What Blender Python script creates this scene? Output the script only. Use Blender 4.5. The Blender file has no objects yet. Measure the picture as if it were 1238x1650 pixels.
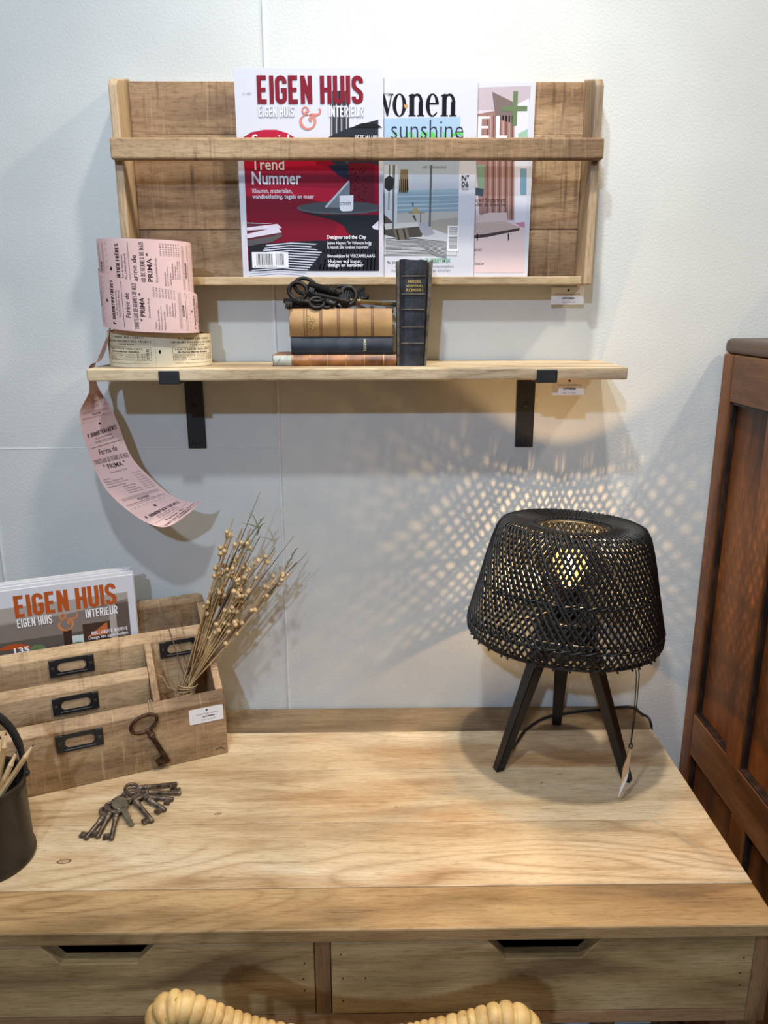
import bpy, bmesh, math, random
from mathutils import Vector, Matrix, geometry
random.seed(7)
scn = bpy.context.scene
C = scn.collection
PI = math.pi

# ------------------------------------------------------------------ camera, world, lights, exposure
def setup_camera():
    D, cz, pi_, ya, ro, f = 1.30564, 1.48923, .2620986, .0128497, -.0023931, 1243.107
    F = Vector((math.sin(ya)*math.cos(pi_), math.cos(ya)*math.cos(pi_), -math.sin(pi_)))
    R = Vector((math.cos(ya), -math.sin(ya), 0)); U = R.cross(F)
    R2 = math.cos(ro)*R + math.sin(ro)*U; U2 = -math.sin(ro)*R + math.cos(ro)*U
    cam = bpy.data.cameras.new('camera'); o = bpy.data.objects.new('camera', cam); C.objects.link(o)
    m = Matrix((R2, U2, -F)).transposed().to_4x4(); m.translation = Vector((0, -D, cz))
    o.matrix_world = m
    cam.sensor_fit = 'VERTICAL'; cam.sensor_height = 24.0; cam.lens = f/1650*24.0
    cam.clip_start = .02; cam.clip_end = 60
    scn.camera = o
setup_camera()
scn.view_settings.view_transform = 'Standard'
scn.view_settings.look = 'None'
scn.view_settings.gamma = 1.0
scn.view_settings.use_curve_mapping = False
scn.view_settings.exposure = 0.08

w = bpy.data.worlds.new('shop_ambience'); scn.world = w; w.use_nodes = True
w.node_tree.nodes['Background'].inputs[0].default_value = (1.0, .80, .58, 1)
w.node_tree.nodes['Background'].inputs[1].default_value = .19

def spot(name, loc, target, energy, col, radius=.04, cone=75, blend=.6):
    l = bpy.data.lights.new(name, 'SPOT'); l.energy = energy; l.color = col
    l.shadow_soft_size = radius; l.spot_size = math.radians(cone); l.spot_blend = blend
    o = bpy.data.objects.new(name, l); C.objects.link(o); o.location = loc
    o.rotation_euler = (Vector(target)-Vector(loc)).to_track_quat('-Z', 'Y').to_euler()
    return o
# ceiling spots of the shop: behind the viewer, halfway, one to the right and one above the desk
spot('ceiling_spot_far', (-.50, -2.70, 2.56), (-.2, 0, 1.25), 116, (.50, .69, 1.0), .035, 95, .35)
spot('ceiling_spot_near', (-.22, -1.22, 2.64), (-.20, -.10, 1.2), 44, (.78, .89, 1.0), .04, 110, .5)
spot('ceiling_spot_right', (1.25, -.60, 2.75), (-.15, -.05, 1.3), 50, (1.0, .88, .70), .05, 120, .4)
spot('ceiling_spot_desk', (.16, -.50, 2.75), (.0, -.34, .76), 68, (1.0, .95, .88), .04, 80, .9)

# ------------------------------------------------------------------ helpers
def lin(c):
    c = c/255.0
    return c/12.92 if c <= .04045 else ((c+.055)/1.055)**2.4
def rgb(r, g, b): return (lin(r), lin(g), lin(b), 1)

MATS = {}
def pmat(name, col, rough=.5, metal=0.0, spec=.5):
    if name in MATS: return MATS[name]
    m = bpy.data.materials.new(name); m.use_nodes = True
    b = m.node_tree.nodes['Principled BSDF']
    b.inputs['Base Color'].default_value = col; b.inputs['Roughness'].default_value = rough
    b.inputs['Metallic'].default_value = metal; b.inputs['Specular IOR Level'].default_value = spec
    MATS[name] = m
    return m

def N(m, t, **kw):
    n = m.node_tree.nodes.new(t)
    for k, v in kw.items(): setattr(n, k, v)
    return n
def L(m, a, b): m.node_tree.links.new(a, b)
def ramp(m, stops, fac):
    r = N(m, 'ShaderNodeValToRGB'); cr = r.color_ramp
    while len(cr.elements) < len(stops): cr.elements.new(.5)
    for e, (p, c) in zip(cr.elements, stops): e.position = p; e.color = c
    L(m, fac, r.inputs[0]); return r.outputs[0]
def mixc(m, blend, fac, a, b):
    n = N(m, 'ShaderNodeMix', data_type='RGBA', blend_type=blend)
    if hasattr(fac, 'node'): L(m, fac, n.inputs[0])
    else: n.inputs[0].default_value = fac
    for s, v in ((n.inputs[6], a), (n.inputs[7], b)):
        if hasattr(v, 'node'): L(m, v, s)
        else: s.default_value = v
    return n.outputs[2]

def wood(name, light, mid, dark, grain='x', saw=0.0, rough=.5, scale=1.0, contrast=1.0, patch=None, rnd=.25, rot=0.0, figure=.8):
    """mango-like wood: flowing grain along one axis, cloudy patches, optional cross saw marks"""
    m = bpy.data.materials.new(name); m.use_nodes = True
    b = m.node_tree.nodes['Principled BSDF']
    tc = N(m, 'ShaderNodeTexCoord'); oi = N(m, 'ShaderNodeObjectInfo')
    off = N(m, 'ShaderNodeVectorMath', operation='SCALE'); cmb = N(m, 'ShaderNodeCombineXYZ')
    for i in range(3): L(m, oi.outputs['Random'], cmb.inputs[i])
    L(m, cmb.outputs[0], off.inputs[0]); off.inputs['Scale'].default_value = 7.3
    rt = N(m, 'ShaderNodeVectorRotate', rotation_type='Z_AXIS'); rt.inputs['Angle'].default_value = rot
    L(m, tc.outputs['Object'], rt.inputs['Vector'])
    add = N(m, 'ShaderNodeVectorMath', operation='ADD'); L(m, rt.outputs[0], add.inputs[0]); L(m, off.outputs[0], add.inputs[1])
    ax = 'xyz'.index(grain)
    def mapped(along, across):
        mp = N(m, 'ShaderNodeMapping'); s = [across*scale]*3; s[ax] = along*scale
        mp.inputs['Scale'].default_value = s; L(m, add.outputs[0], mp.inputs[0]); return mp.outputs[0]
    def noise(along, across, detail=3, rough_=.55, dist=0.0):
        n = N(m, 'ShaderNodeTexNoise'); L(m, mapped(along, across), n.inputs['Vector']); n.inputs['Scale'].default_value = 1.0
        n.inputs['Detail'].default_value = detail; n.inputs['Roughness'].default_value = rough_; n.inputs['Distortion'].default_value = dist
        return n.outputs['Fac']
    def g(v): return (v, v, v, 1)
    # cloudy colour along the board
    cl = noise(2.0, 13, 4, .55, .5)
    col = ramp(m, [(.5-.17/contrast, dark), (.5-.03/contrast, mid), (.5+.14/contrast, light)], cl)
    # flowing growth-ring figure: thin darker contour lines
    n0 = noise(1.5, 8, 1.5, .45, .5)
    ml = N(m, 'ShaderNodeMath', operation='MULTIPLY'); L(m, n0, ml.inputs[0]); ml.inputs[1].default_value = 15
    fr = N(m, 'ShaderNodeMath', operation='PINGPONG'); L(m, ml.outputs[0], fr.inputs[0]); fr.inputs[1].default_value = .5
    fig = ramp(m, [(0.0, (.62, .54, .46, 1)), (.13, (.86, .82, .77, 1)), (.34, g(1))], fr.outputs[0])
    fm = ramp(m, [(.42, g(.15)), (.60, g(figure))], noise(1.6, 6, 2))
    col = mixc(m, 'MULTIPLY', fm, col, fig)
    # fine fibre streaks
    st = noise(26, 420, 5, .68, .9)
    col = mixc(m, 'MULTIPLY', .8, col, ramp(m, [(.30, (.48, .40, .33, 1)), (.45, (.86, .83, .79, 1)), (.60, g(1))], st))
    a2 = N(m, 'ShaderNodeMath', operation='ADD'); L(m, st, a2.inputs[0]); L(m, cl, a2.inputs[1])
    # position 0..1 needs scaling of the sum (about .5..1.45)
    if patch is not None:
        n3 = N(m, 'ShaderNodeTexNoise'); L(m, mapped(2.6, 11), n3.inputs['Vector']); n3.inputs['Scale'].default_value = 1.3
        n3.inputs['Detail'].default_value = 3
        f3 = ramp(m, [(.52, (0, 0, 0, 1)), (.68, (1, 1, 1, 1))], n3.outputs['Fac'])
        col = mixc(m, 'MIX', f3, col, mixc(m, 'MULTIPLY', 1.0, col, patch))
    # pores
    n5 = N(m, 'ShaderNodeTexNoise'); L(m, mapped(60, 900), n5.inputs['Vector']); n5.inputs['Scale'].default_value = 1.0; n5.inputs['Detail'].default_value = 1
    pore = ramp(m, [(.30, (.62, .55, .48, 1)), (.42, (1, 1, 1, 1))], n5.outputs['Fac'])
    col = mixc(m, 'MULTIPLY', .55, col, pore)
    if saw > 0:
        def sawmap(along, across):
            mp = N(m, 'ShaderNodeMapping'); s = [across]*3; s[ax] = along
            mp.inputs['Scale'].default_value = s; L(m, add.outputs[0], mp.inputs[0]); return mp.outputs[0]
        n4 = N(m, 'ShaderNodeTexNoise'); L(m, sawmap(95, 5), n4.inputs['Vector']); n4.inputs['Scale'].default_value = 1.0
        n4.inputs['Detail'].default_value = 3; n4.inputs['Roughness'].default_value = .7
        k = ramp(m, [(.30, (.30, .25, .21, 1)), (.44, (1, 1, 1, 1)), (.62, (1, 1, 1, 1)), (.75, (1.0, .97, .9, 1))], n4.outputs['Fac'])
        n6 = N(m, 'ShaderNodeTexNoise'); L(m, sawmap(7, 14), n6.inputs['Vector']); n6.inputs['Scale'].default_value = 1.0
        f6 = ramp(m, [(.30, (.1, .1, .1, 1)), (.56, (saw, saw, saw, 1))], n6.outputs['Fac'])
        col = mixc(m, 'MULTIPLY', f6, col, k)
        n7 = N(m, 'ShaderNodeTexNoise'); L(m, sawmap(70, 150), n7.inputs['Vector']); n7.inputs['Scale'].default_value = 1.0; n7.inputs['Detail'].default_value = 5; n7.inputs['Roughness'].default_value = .7
        col = mixc(m, 'MULTIPLY', saw, col, ramp(m, [(.32, (.62, .57, .52, 1)), (.50, (.98, .97, .96, 1)), (.68, (1.0, 1.0, 1.0, 1))], n7.outputs['Fac']))
        n8 = N(m, 'ShaderNodeTexNoise'); L(m, sawmap(160, 9), n8.inputs['Vector']); n8.inputs['Scale'].default_value = 1.0; n8.inputs['Detail'].default_value = 4; n8.inputs['Roughness'].default_value = .75
        sc = ramp(m, [(.56, (0, 0, 0, 1)), (.74, (.5, .5, .5, 1))], n8.outputs['Fac'])
        col = mixc(m, 'MIX', sc, col, light)
    br = N(m, 'ShaderNodeMapRange'); L(m, oi.outputs['Random'], br.inputs[0]); br.inputs[3].default_value = 1-rnd; br.inputs[4].default_value = 1+rnd*.45
    hs = N(m, 'ShaderNodeHueSaturation'); L(m, br.outputs[0], hs.inputs['Value']); L(m, col, hs.inputs['Color'])
    L(m, hs.outputs[0], b.inputs['Base Color'])
    b.inputs['Roughness'].default_value = rough; b.inputs['Specular IOR Level'].default_value = .35
    bp = N(m, 'ShaderNodeBump'); bp.inputs['Strength'].default_value = .25; bp.inputs['Distance'].default_value = .0006
    L(m, a2.outputs[0], bp.inputs['Height']); L(m, bp.outputs[0], b.inputs['Normal'])
    return m

def noisy(name, c1, c2, scale, rough=.5, bump=0.0, metal=0.0, stretch=(1, 1, 1), lo=.35, hi=.65, bscale=None, bdist=.001, rnd=0.0):
    m = bpy.data.materials.new(name); m.use_nodes = True
    b = m.node_tree.nodes['Principled BSDF']
    tc = N(m, 'ShaderNodeTexCoord'); mp = N(m, 'ShaderNodeMapping'); mp.inputs['Scale'].default_value = stretch
    L(m, tc.outputs['Object'], mp.inputs[0])
    n = N(m, 'ShaderNodeTexNoise'); n.inputs['Scale'].default_value = scale; n.inputs['Detail'].default_value = 5
    L(m, mp.outputs[0], n.inputs['Vector'])
    col = ramp(m, [(lo, c1), (hi, c2)], n.outputs['Fac'])
    if rnd:
        oi = N(m, 'ShaderNodeObjectInfo'); br = N(m, 'ShaderNodeMapRange'); L(m, oi.outputs['Random'], br.inputs[0])
        br.inputs[3].default_value = 1-rnd; br.inputs[4].default_value = 1+rnd
        hs = N(m, 'ShaderNodeHueSaturation'); L(m, br.outputs[0], hs.inputs['Value']); L(m, col, hs.inputs['Color']); col = hs.outputs[0]
    L(m, col, b.inputs['Base Color']); b.inputs['Roughness'].default_value = rough; b.inputs['Metallic'].default_value = metal
    if bump:
        n2 = N(m, 'ShaderNodeTexNoise'); n2.inputs['Scale'].default_value = bscale or scale; n2.inputs['Detail'].default_value = 3
        L(m, mp.outputs[0], n2.inputs['Vector'])
        bp = N(m, 'ShaderNodeBump'); bp.inputs['Strength'].default_value = bump; bp.inputs['Distance'].default_value = bdist
        L(m, n2.outputs['Fac'], bp.inputs['Height']); L(m, bp.outputs[0], b.inputs['Normal'])
    return m

def tag(o, label=None, cat=None, group=None, kind=None):
    if label: o['label'] = label
    if cat: o['category'] = cat
    if group: o['group'] = group
    if kind: o['kind'] = kind
    return o
def empty(name, loc, rz=0.0, label=None, cat=None, group=None):
    o = bpy.data.objects.new(name, None); C.objects.link(o); o.location = loc; o.rotation_euler = (0, 0, rz)
    o.empty_display_size = .05
    return tag(o, label, cat, group)
def mobj(name, me, mat, parent=None, loc=None, rot=None, smooth=False):
    o = bpy.data.objects.new(name, me); C.objects.link(o)
    if mat is not None and len(me.materials) == 0:
        for mm in (mat if isinstance(mat, (list, tuple)) else [mat]): me.materials.append(mm)
    if parent is not None: o.parent = parent
    if loc is not None: o.location = loc
    if rot is not None: o.rotation_euler = rot
    if smooth:
        for p in me.polygons: p.use_smooth = True
    return o

class MB:
    """collects simple solids into one mesh"""
    def __init__(s): s.v = []; s.f = []; s.sm = []; s.mi = []
    def add(s, vs, fs, smooth=False, mi=0):
        k = len(s.v); s.v += [tuple(v) for v in vs]; s.f += [tuple(i+k for i in f) for f in fs]
        s.sm += [smooth]*len(fs); s.mi += [mi]*len(fs); return s
    def box(s, a, b, bev=0.0, seg=2, M=None, mi=0):
        bm = bmesh.new(); bmesh.ops.create_cube(bm, size=1)
        a, b = [min(p, q) for p, q in zip(a, b)], [max(p, q) for p, q in zip(a, b)]
        for v in bm.verts: v.co = Vector([a[i]+(v.co[i]+.5)*(b[i]-a[i]) for i in range(3)])
        if bev > 0: bmesh.ops.bevel(bm, geom=bm.edges[:], offset=bev, segments=seg, affect='EDGES', profile=.5)
        s.bm(bm, M, mi=mi); return s
    def bm(s, bm, M=None, smooth=False, mi=0):
        bm.verts.index_update()
        s.add([(M @ v.co) if M else v.co.copy() for v in bm.verts], [[v.index for v in f.verts] for f in bm.faces], smooth, mi)
        bm.free(); return s
    def prism(s, pts, n0, n1, place, bev=0.0, seg=2, mi=0):
        """extrude 2D polygon (list of (a,b)); place(a,b,n)->xyz"""
        bm = bmesh.new()
        v0 = [bm.verts.new(place(a, b, n0)) for a, b in pts]; v1 = [bm.verts.new(place(a, b, n1)) for a, b in pts]
        n = len(pts); bm.faces.new(v0[::-1]); bm.faces.new(v1)
        for i in range(n): bm.faces.new((v0[i], v0[(i+1) % n], v1[(i+1) % n], v1[i]))
        bmesh.ops.recalc_face_normals(bm, faces=bm.faces[:])
        if bev > 0: bmesh.ops.bevel(bm, geom=bm.edges[:], offset=bev, segments=seg, affect='EDGES', profile=.5)
        s.bm(bm, mi=mi); return s
    def tube(s, pts, rad, n=8, caps=True, flat=1.0, closed=False, mi=0, up=None):
        pts = [Vector(p) for p in pts]; k = len(pts)
        rr = rad if isinstance(rad, (list, tuple)) else [rad]*k
        vs = []; prev = None
        for i, p in enumerate(pts):
            if closed: t = pts[(i+1) % k]-pts[i-1]
            else: t = pts[min(i+1, k-1)]-pts[max(i-1, 0)]
            t.normalize()
            if prev is None:
                u = Vector(up) if up else (Vector((0, 0, 1)) if abs(t.z) < .9 else Vector((1, 0, 0)))
                a = t.cross(u).normalized()
            else: a = (prev-t*prev.dot(t)).normalized()
            prev = a; b = t.cross(a)
            for j in range(n):
                q = 2*PI*j/n; vs.append(p+(a*math.cos(q)+b*math.sin(q)*flat)*rr[i])
        fs = []
        for i in range(k if closed else k-1):
            i2 = (i+1) % k
            for j in range(n):
                j2 = (j+1) % n; fs.append((i*n+j, i*n+j2, i2*n+j2, i2*n+j))
        s.add(vs, fs, True, mi)
        if caps and not closed:
            s.add(vs[:n], [tuple(range(n))[::-1]], False, mi); s.add(vs[-n:], [tuple(range(n))], False, mi)
        return s
    def lathe(s, prof, c=(0, 0, 0), n=32, mi=0, smooth=True, cap=False):
        vs = [(c[0]+r*math.cos(2*PI*j/n), c[1]+r*math.sin(2*PI*j/n), c[2]+z) for r, z in prof for j in range(n)]
        fs = [(i*n+j, i*n+(j+1) % n, (i+1)*n+(j+1) % n, (i+1)*n+j) for i in range(len(prof)-1) for j in range(n)]
        s.add(vs, fs, smooth, mi)
        if cap: s.add(vs[:n], [tuple(range(n))[::-1]], False, mi); s.add(vs[-n:], [tuple(range(n))], False, mi)
        return s
    def sphere(s, c, r, u=10, v=7, sz=1.0, mi=0):
        prof = [(r*math.sin(PI*i/v), -r*sz*math.cos(PI*i/v)) for i in range(v+1)]
        return s.lathe([(max(a, 1e-5), b) for a, b in prof], c, u, mi)
    def mesh(s, name):
        me = bpy.data.meshes.new(name); me.from_pydata(s.v, [], s.f); me.update()
        for p, sm, mi in zip(me.polygons, s.sm, s.mi): p.use_smooth = sm; p.material_index = mi
        return me
    def build(s, name, mat, parent=None, **kw): return mobj(name, s.mesh(name), mat, parent, **kw)

def bbox_part(name, a, b, mat, parent, bev=.002, seg=2): return MB().box(a, b, bev, seg).build(name, mat, parent)

# ---------- flat print: layered flat shapes mapped on a real surface
TXT = {}
def text_mesh(s, bold=0.0, shear=0.0):
    key = (s, bold, shear)
    if key in TXT: return TXT[key]
    cu = bpy.data.curves.new('t', 'FONT'); cu.body = s; cu.size = 1; cu.offset = bold; cu.shear = shear
    cu.resolution_u = 2; cu.dimensions = '2D'; cu.fill_mode = 'FRONT'
    o = bpy.data.objects.new('t', cu); C.objects.link(o)
    bpy.context.view_layer.update()
    me = bpy.data.meshes.new_from_object(o.evaluated_get(bpy.context.evaluated_depsgraph_get()))
    vs = [(v.co.x, v.co.y) for v in me.vertices]; fs = [tuple(p.vertices) for p in me.polygons]
    bpy.data.objects.remove(o); bpy.data.curves.remove(cu); bpy.data.meshes.remove(me)
    TXT[key] = (vs, fs); return TXT[key]

def arc(cx, cy, rx, ry, a0, a1, n=8):
    return [(cx+rx*math.cos(math.radians(a0+(a1-a0)*i/n)), cy+ry*math.sin(math.radians(a0+(a1-a0)*i/n))) for i in range(n+1)]
# condensed capitals drawn as strokes in a box of width w, height 1 (stroke centre lines)
def glyph(ch):
    w = .42; t = .075; x0, x1, y0, y1 = t, w-t, t, 1-t; mx = w/2; r = (x1-x0)/2
    G = {'E': ([[(x1, y1), (x0, y1), (x0, y0), (x1, y0)], [(x0, .5), (x1-.03, .5)]], w-.02),
         'F': ([[(x1, y1), (x0, y1), (x0, 0)], [(x0, .5), (x1-.03, .5)]], w-.04),
         'I': ([[(x0, 0), (x0, 1)]], 2*t),
         'T': ([[(0, y1), (w, y1)], [(mx, 0), (mx, 1-t)]], w),
         'H': ([[(x0, 0), (x0, 1)], [(x1, 0), (x1, 1)], [(x0, .5), (x1, .5)]], w),
         'N': ([[(x0, 0), (x0, 1)], [(x1, 0), (x1, 1)], [(x0, .96), (x1, .04)]], w+.02),
         'M': ([[(x0, 0), (x0, 1)], [(x1+.12, 0), (x1+.12, 1)], [(x0, .96), (mx+.06, .2), (x1+.12, .96)]], w+.12),
         'L': ([[(x0, 1), (x0, y0), (x1, y0)]], w-.04),
         'U': ([[(x0, 1)]+arc(mx, y0+r, r, r, 180, 360)+[(x1, 1)]], w),
         'O': ([[(x0, .6)]+arc(mx, y1-r, r, r, 180, 0)+arc(mx, y0+r, r, r, 0, -180)+[(x0, .6)]], w),
         'C': ([arc(mx, y1-r, r, r, 0, 180)+arc(mx, y0+r, r, r, 180, 360)], w),
         'G': ([[(x1, .72)]+arc(mx, y1-r, r, r, 0, 180)+arc(mx, y0+r, r, r, 180, 360)+[(x1, .48), (mx, .48)]], w),
         'S': ([[(x1, .74)]+arc(mx, y1-r, r, r, 0, 180)+[(x0, .66), (x0+.05, .56), (x1-.05, .42), (x1, .34)]+arc(mx, y0+r, r, r, 0, -180)+[(x0, .26)]], w),
         'D': ([[(x0, y0), (x0, y1), (mx, y1)]+arc(mx-.02, y1-r, r+.02, r, 90, 0)+arc(mx-.02, y0+r, r+.02, r, 0, -90)+[(x0, y0)]], w),
         'P': ([[(x0, 0), (x0, y1), (mx, y1)]+arc(mx, .71, r, .215, 90, -90)+[(x0, .495)]], w),
         'R': ([[(x0, 0), (x0, y1), (mx, y1)]+arc(mx, .71, r, .215, 90, -90)+[(x0, .495)], [(mx, .495), (x1, 0)]], w),
         'A': ([[(x0-.02, 0), (mx, 1), (x1+.02, 0)], [(x0+.04, .28), (x1-.04, .28)]], w),
         'Z': ([[(x0, y1), (x1, y1), (x0, y0), (x1, y0)]], w), 'V': ([[(x0-.02, 1), (mx, 0), (x1+.02, 1)]], w),
         'W': ([[(0, 1), (.13, .02), (.26, .9), (.39, .02), (.52, 1)]], .56),
         '.': ([[(x0, 0), (x0, .13)]], 2*t), ' ': ([], .16), "'": ([[(x0, .75), (x0, 1)]], 2*t)}
    if ch in 'ÈÉ':
        st, ww = G['E']; return st+[[(mx-.09, 1.2), (mx+.09, 1.1)]], ww
    return G.get(ch, G['O'])

def ribbon2d(pts, t):
    n = len(pts); wd = t if isinstance(t, (list, tuple)) else [t]*n
    vs = []
    closed = n > 3 and (Vector(pts[0])-Vector(pts[-1])).length < 1e-6
    for i in range(n):
        p = Vector(pts[i])
        d0 = (p-Vector(pts[i-1])) if i > 0 else (Vector(pts[0])-Vector(pts[-2]) if closed else None)
        d1 = (Vector(pts[i+1])-p) if i < n-1 else (Vector(pts[1])-Vector(pts[0]) if closed else None)
        d0 = d0 if d0 is not None and d0.length > 1e-9 else d1
        d1 = d1 if d1 is not None and d1.length > 1e-9 else d0
        d0 = d0.normalized(); d1 = d1.normalized()
        nn = Vector((-d0.y-d1.y, d0.x+d1.x))
        if nn.length < 1e-6: nn = Vector((-d0.y, d0.x))
        nn.normalize(); k = max(.5, nn.dot(Vector((-d0.y, d0.x))))
        off = nn*(wd[i]/k); vs += [(p+off)[:2], (p-off)[:2]]
    return vs, [(2*i, 2*i+1, 2*i+3, 2*i+2) for i in range(n-1)]

class Art:
    """printed shapes in (u, v) metres; every call is one layer higher"""
    def __init__(s): s.items = []; s.mats = []; s.lay = 0
    def _m(s, m):
        if m not in s.mats: s.mats.append(m)
        return s.mats.index(m)
    def shape(s, vs, fs, m, lay=None):
        if lay is None: s.lay += 1; lay = s.lay
        s.items.append((vs, fs, s._m(m), lay))
    def rect(s, x0, y0, x1, y1, m, n=1, **k):
        vs = []; fs = []
        for i in range(n+1):
            x = x0+(x1-x0)*i/n; vs += [(x, y0), (x, y1)]
        for i in range(n): fs.append((2*i, 2*i+2, 2*i+3, 2*i+1))
        s.shape(vs, fs, m, **k)
    def poly(s, pts, m, **k):
        tr = geometry.tessellate_polygon([[Vector((x, y, 0)) for x, y in pts]])
        s.shape(list(pts), [tuple(t) for t in tr], m, **k)
    def ell(s, cx, cy, rx, ry, m, a0=0, a1=360, n=32, **k): s.poly(arc(cx, cy, rx, ry, a0, a1, n)[:(-1 if a1-a0 == 360 else None)], m, **k)
    def line(s, pts, t, m, **k): s.shape(*ribbon2d(pts, t), m, **k)
    def _fit(s, vs, x0, y0, w, h, rot=0):
        ax = [v[0] for v in vs]; ay = [v[1] for v in vs]
        a, b, c, d = min(ax), max(ax), min(ay), max(ay)
        sx = w/(b-a); sy = h/(d-c) if h else sx
        o = [((x-a)*sx, (y-c)*sy) for x, y in vs]
        if rot:
            cr, sr = math.cos(math.radians(rot)), math.sin(math.radians(rot)); o = [(x*cr-y*sr, x*sr+y*cr) for x, y in o]
        return [(x0+x, y0+y) for x, y in o]
    def text(s, t, x0, y0, w, h, m, bold=0.0, rot=0, shear=0.0, **k):
        vs, fs = text_mesh(t, bold, shear)
        if vs: s.shape(s._fit(vs, x0, y0, w, h, rot), fs, m, **k)
    def caps(s, t, x0, y0, w, h, m, wt=.075, rot=0, gap=.075, **k):
        vs = []; grp = [[], [], []]; x = 0
        for ch in t:
            st, ww = glyph(ch)
            for j, path in enumerate(st):
                v, f = ribbon2d(path, wt); o = len(vs); vs += [(a+x, b) for a, b in v]; grp[j] += [tuple(i+o for i in q) for q in f]
            x += ww+gap
        fit = s._fit(vs, x0, y0, w, h, rot); lay = k.get('lay', s.lay+1); s.lay = max(s.lay, lay)
        for j, fs in enumerate(grp):
            if fs: s.shape(fit, fs, m, lay=lay+.3*j)
    def merge(s, other, f, lay0=None):
        base = s.lay if lay0 is None else lay0
        for vs, fs, mi, lay in other.items:
            s.items.append(([f(x, y) for x, y in vs], fs, s._m(other.mats[mi]), base+lay))
        s.lay = base+other.lay
    def build(s, name, surf, parent, step=.000012, base=.00010, clip=None, **kw):
        mb = MB()
        for vs, fs, mi, lay in s.items:
            if clip:
                ff = [f for f in fs if all(clip[0] <= vs[i][0] <= clip[1] and clip[2] <= vs[i][1] <= clip[3] for i in f)]
            else: ff = fs
            if ff: mb.add([surf(x, y, base+step*lay) for x, y in vs], ff, False, mi)
        return mobj(name, mb.mesh(name), s.mats, parent, **kw)

# ------------------------------------------------------------------ materials
M = {}
M['wall'] = noisy('painted_wall', rgb(206, 207, 201), rgb(213, 214, 208), 6, rough=.75, bump=.42, bscale=250, bdist=.0013)
M['caulk'] = noisy('painted_caulk', rgb(216, 216, 212), rgb(226, 226, 222), 60, rough=.6, bump=.3, bdist=.0008)
M['floor'] = noisy('shop_floor', rgb(70, 62, 54), rgb(96, 86, 76), 5, rough=.6)
M['desk'] = wood('light_mango', rgb(230, 208, 174), rgb(220, 195, 156), rgb(194, 164, 124), 'x', patch=rgb(232, 216, 200), rough=.42, rnd=.10, contrast=.85)
M['desk_dark'] = wood('mango_edge', rgb(200, 166, 118), rgb(178, 142, 96), rgb(128, 102, 74), 'x', patch=rgb(196, 194, 188), rough=.45, rnd=.08)
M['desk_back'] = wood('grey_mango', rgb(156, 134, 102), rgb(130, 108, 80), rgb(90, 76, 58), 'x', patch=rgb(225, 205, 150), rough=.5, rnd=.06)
M['drawer'] = wood('drawer_mango', rgb(206, 180, 134), rgb(180, 152, 106), rgb(126, 102, 70), 'x', patch=rgb(200, 200, 190), rough=.5, rnd=.08, scale=.9)
M['frame'] = wood('desk_frame_mango', rgb(176, 140, 100), rgb(146, 112, 78), rgb(100, 76, 54), 'x', rough=.5, rnd=.08)
M['frame_z'] = wood('desk_frame_mango_upright', rgb(160, 126, 88), rgb(132, 100, 68), rgb(90, 68, 48), 'z', rough=.5, rnd=.08)
M['rack'] = wood('sawn_mango', rgb(206, 174, 134), rgb(176, 142, 105), rgb(126, 98, 71), 'x', saw=.75, rough=.65, patch=rgb(205, 195, 185), rnd=.22)
M['rail'] = wood('sawn_mango_rail', rgb(198, 168, 129), rgb(172, 141, 104), rgb(126, 99, 72), 'x', saw=.8, rough=.6, rnd=.05)
M['rack_z'] = wood('rack_post_mango', rgb(214, 188, 152), rgb(190, 164, 130), rgb(146, 128, 106), 'z', rough=.6, rnd=.05)
M['ledge'] = wood('rack_ledge_mango', rgb(222, 196, 156), rgb(204, 178, 138), rgb(150, 132, 108), 'x', rough=.55, rnd=.05)
M['shelf'] = wood('shelf_mango', rgb(226, 204, 168), rgb(208, 186, 150), rgb(160, 144, 122), 'x', rough=.55, patch=rgb(215, 208, 200), rnd=.05)
M['box'] = wood('letter_box_mango', rgb(212, 184, 145), rgb(188, 157, 120), rgb(144, 115, 86), 'x', saw=.7, rough=.65, patch=rgb(205, 200, 190), rnd=.10)
M['box_y'] = wood('letter_box_side_mango', rgb(204, 172, 134), rgb(180, 148, 112), rgb(136, 108, 80), 'y', rough=.65, rnd=.06)
M['cab'] = wood('old_teak', rgb(144, 90, 44), rgb(116, 69, 33), rgb(72, 42, 21), 'z', rough=.42, rnd=.12, figure=.5)
M['cab_y'] = wood('old_teak_rail', rgb(142, 98, 60), rgb(112, 72, 42), rgb(70, 46, 27), 'y', rough=.42, rnd=.1, figure=.5)
M['cab_top'] = noisy('old_teak_top', rgb(58, 46, 38), rgb(92, 74, 60), 14, rough=.5, stretch=(1, .2, 1))
M['cab_mould'] = noisy('worn_moulding', rgb(24, 14, 9), rgb(70, 44, 28), 60, rough=.5, stretch=(1, 1, .3), lo=.45, hi=.8)
M['black_metal'] = noisy('black_powder_coat', rgb(26, 26, 28), rgb(36, 36, 39), 200, rough=.45)
M['iron'] = noisy('aged_iron', rgb(64, 54, 46), rgb(126, 108, 92), 120, rough=.42, metal=.5, bump=.3, bdist=.0006)
M['iron_dark'] = noisy('black_iron', rgb(18, 17, 16), rgb(44, 39, 35), 120, rough=.5, metal=.5, bump=.3, bdist=.0005)
M['iron_rust'] = noisy('rusty_iron', rgb(44, 32, 25), rgb(92, 66, 48), 140, rough=.5, metal=.6, bump=.3, bdist=.0005)
M['brass'] = noisy('dull_brass', rgb(120, 104, 70), rgb(160, 142, 98), 90, rough=.35, metal=.85)
M['steel_key'] = noisy('dull_nickel', rgb(120, 112, 92), rgb(146, 138, 116), 60, rough=.4, metal=.8)
M['rattan_black'] = noisy('black_rattan', rgb(6, 6, 6), rgb(15, 14, 14), 90, rough=.5)
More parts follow.
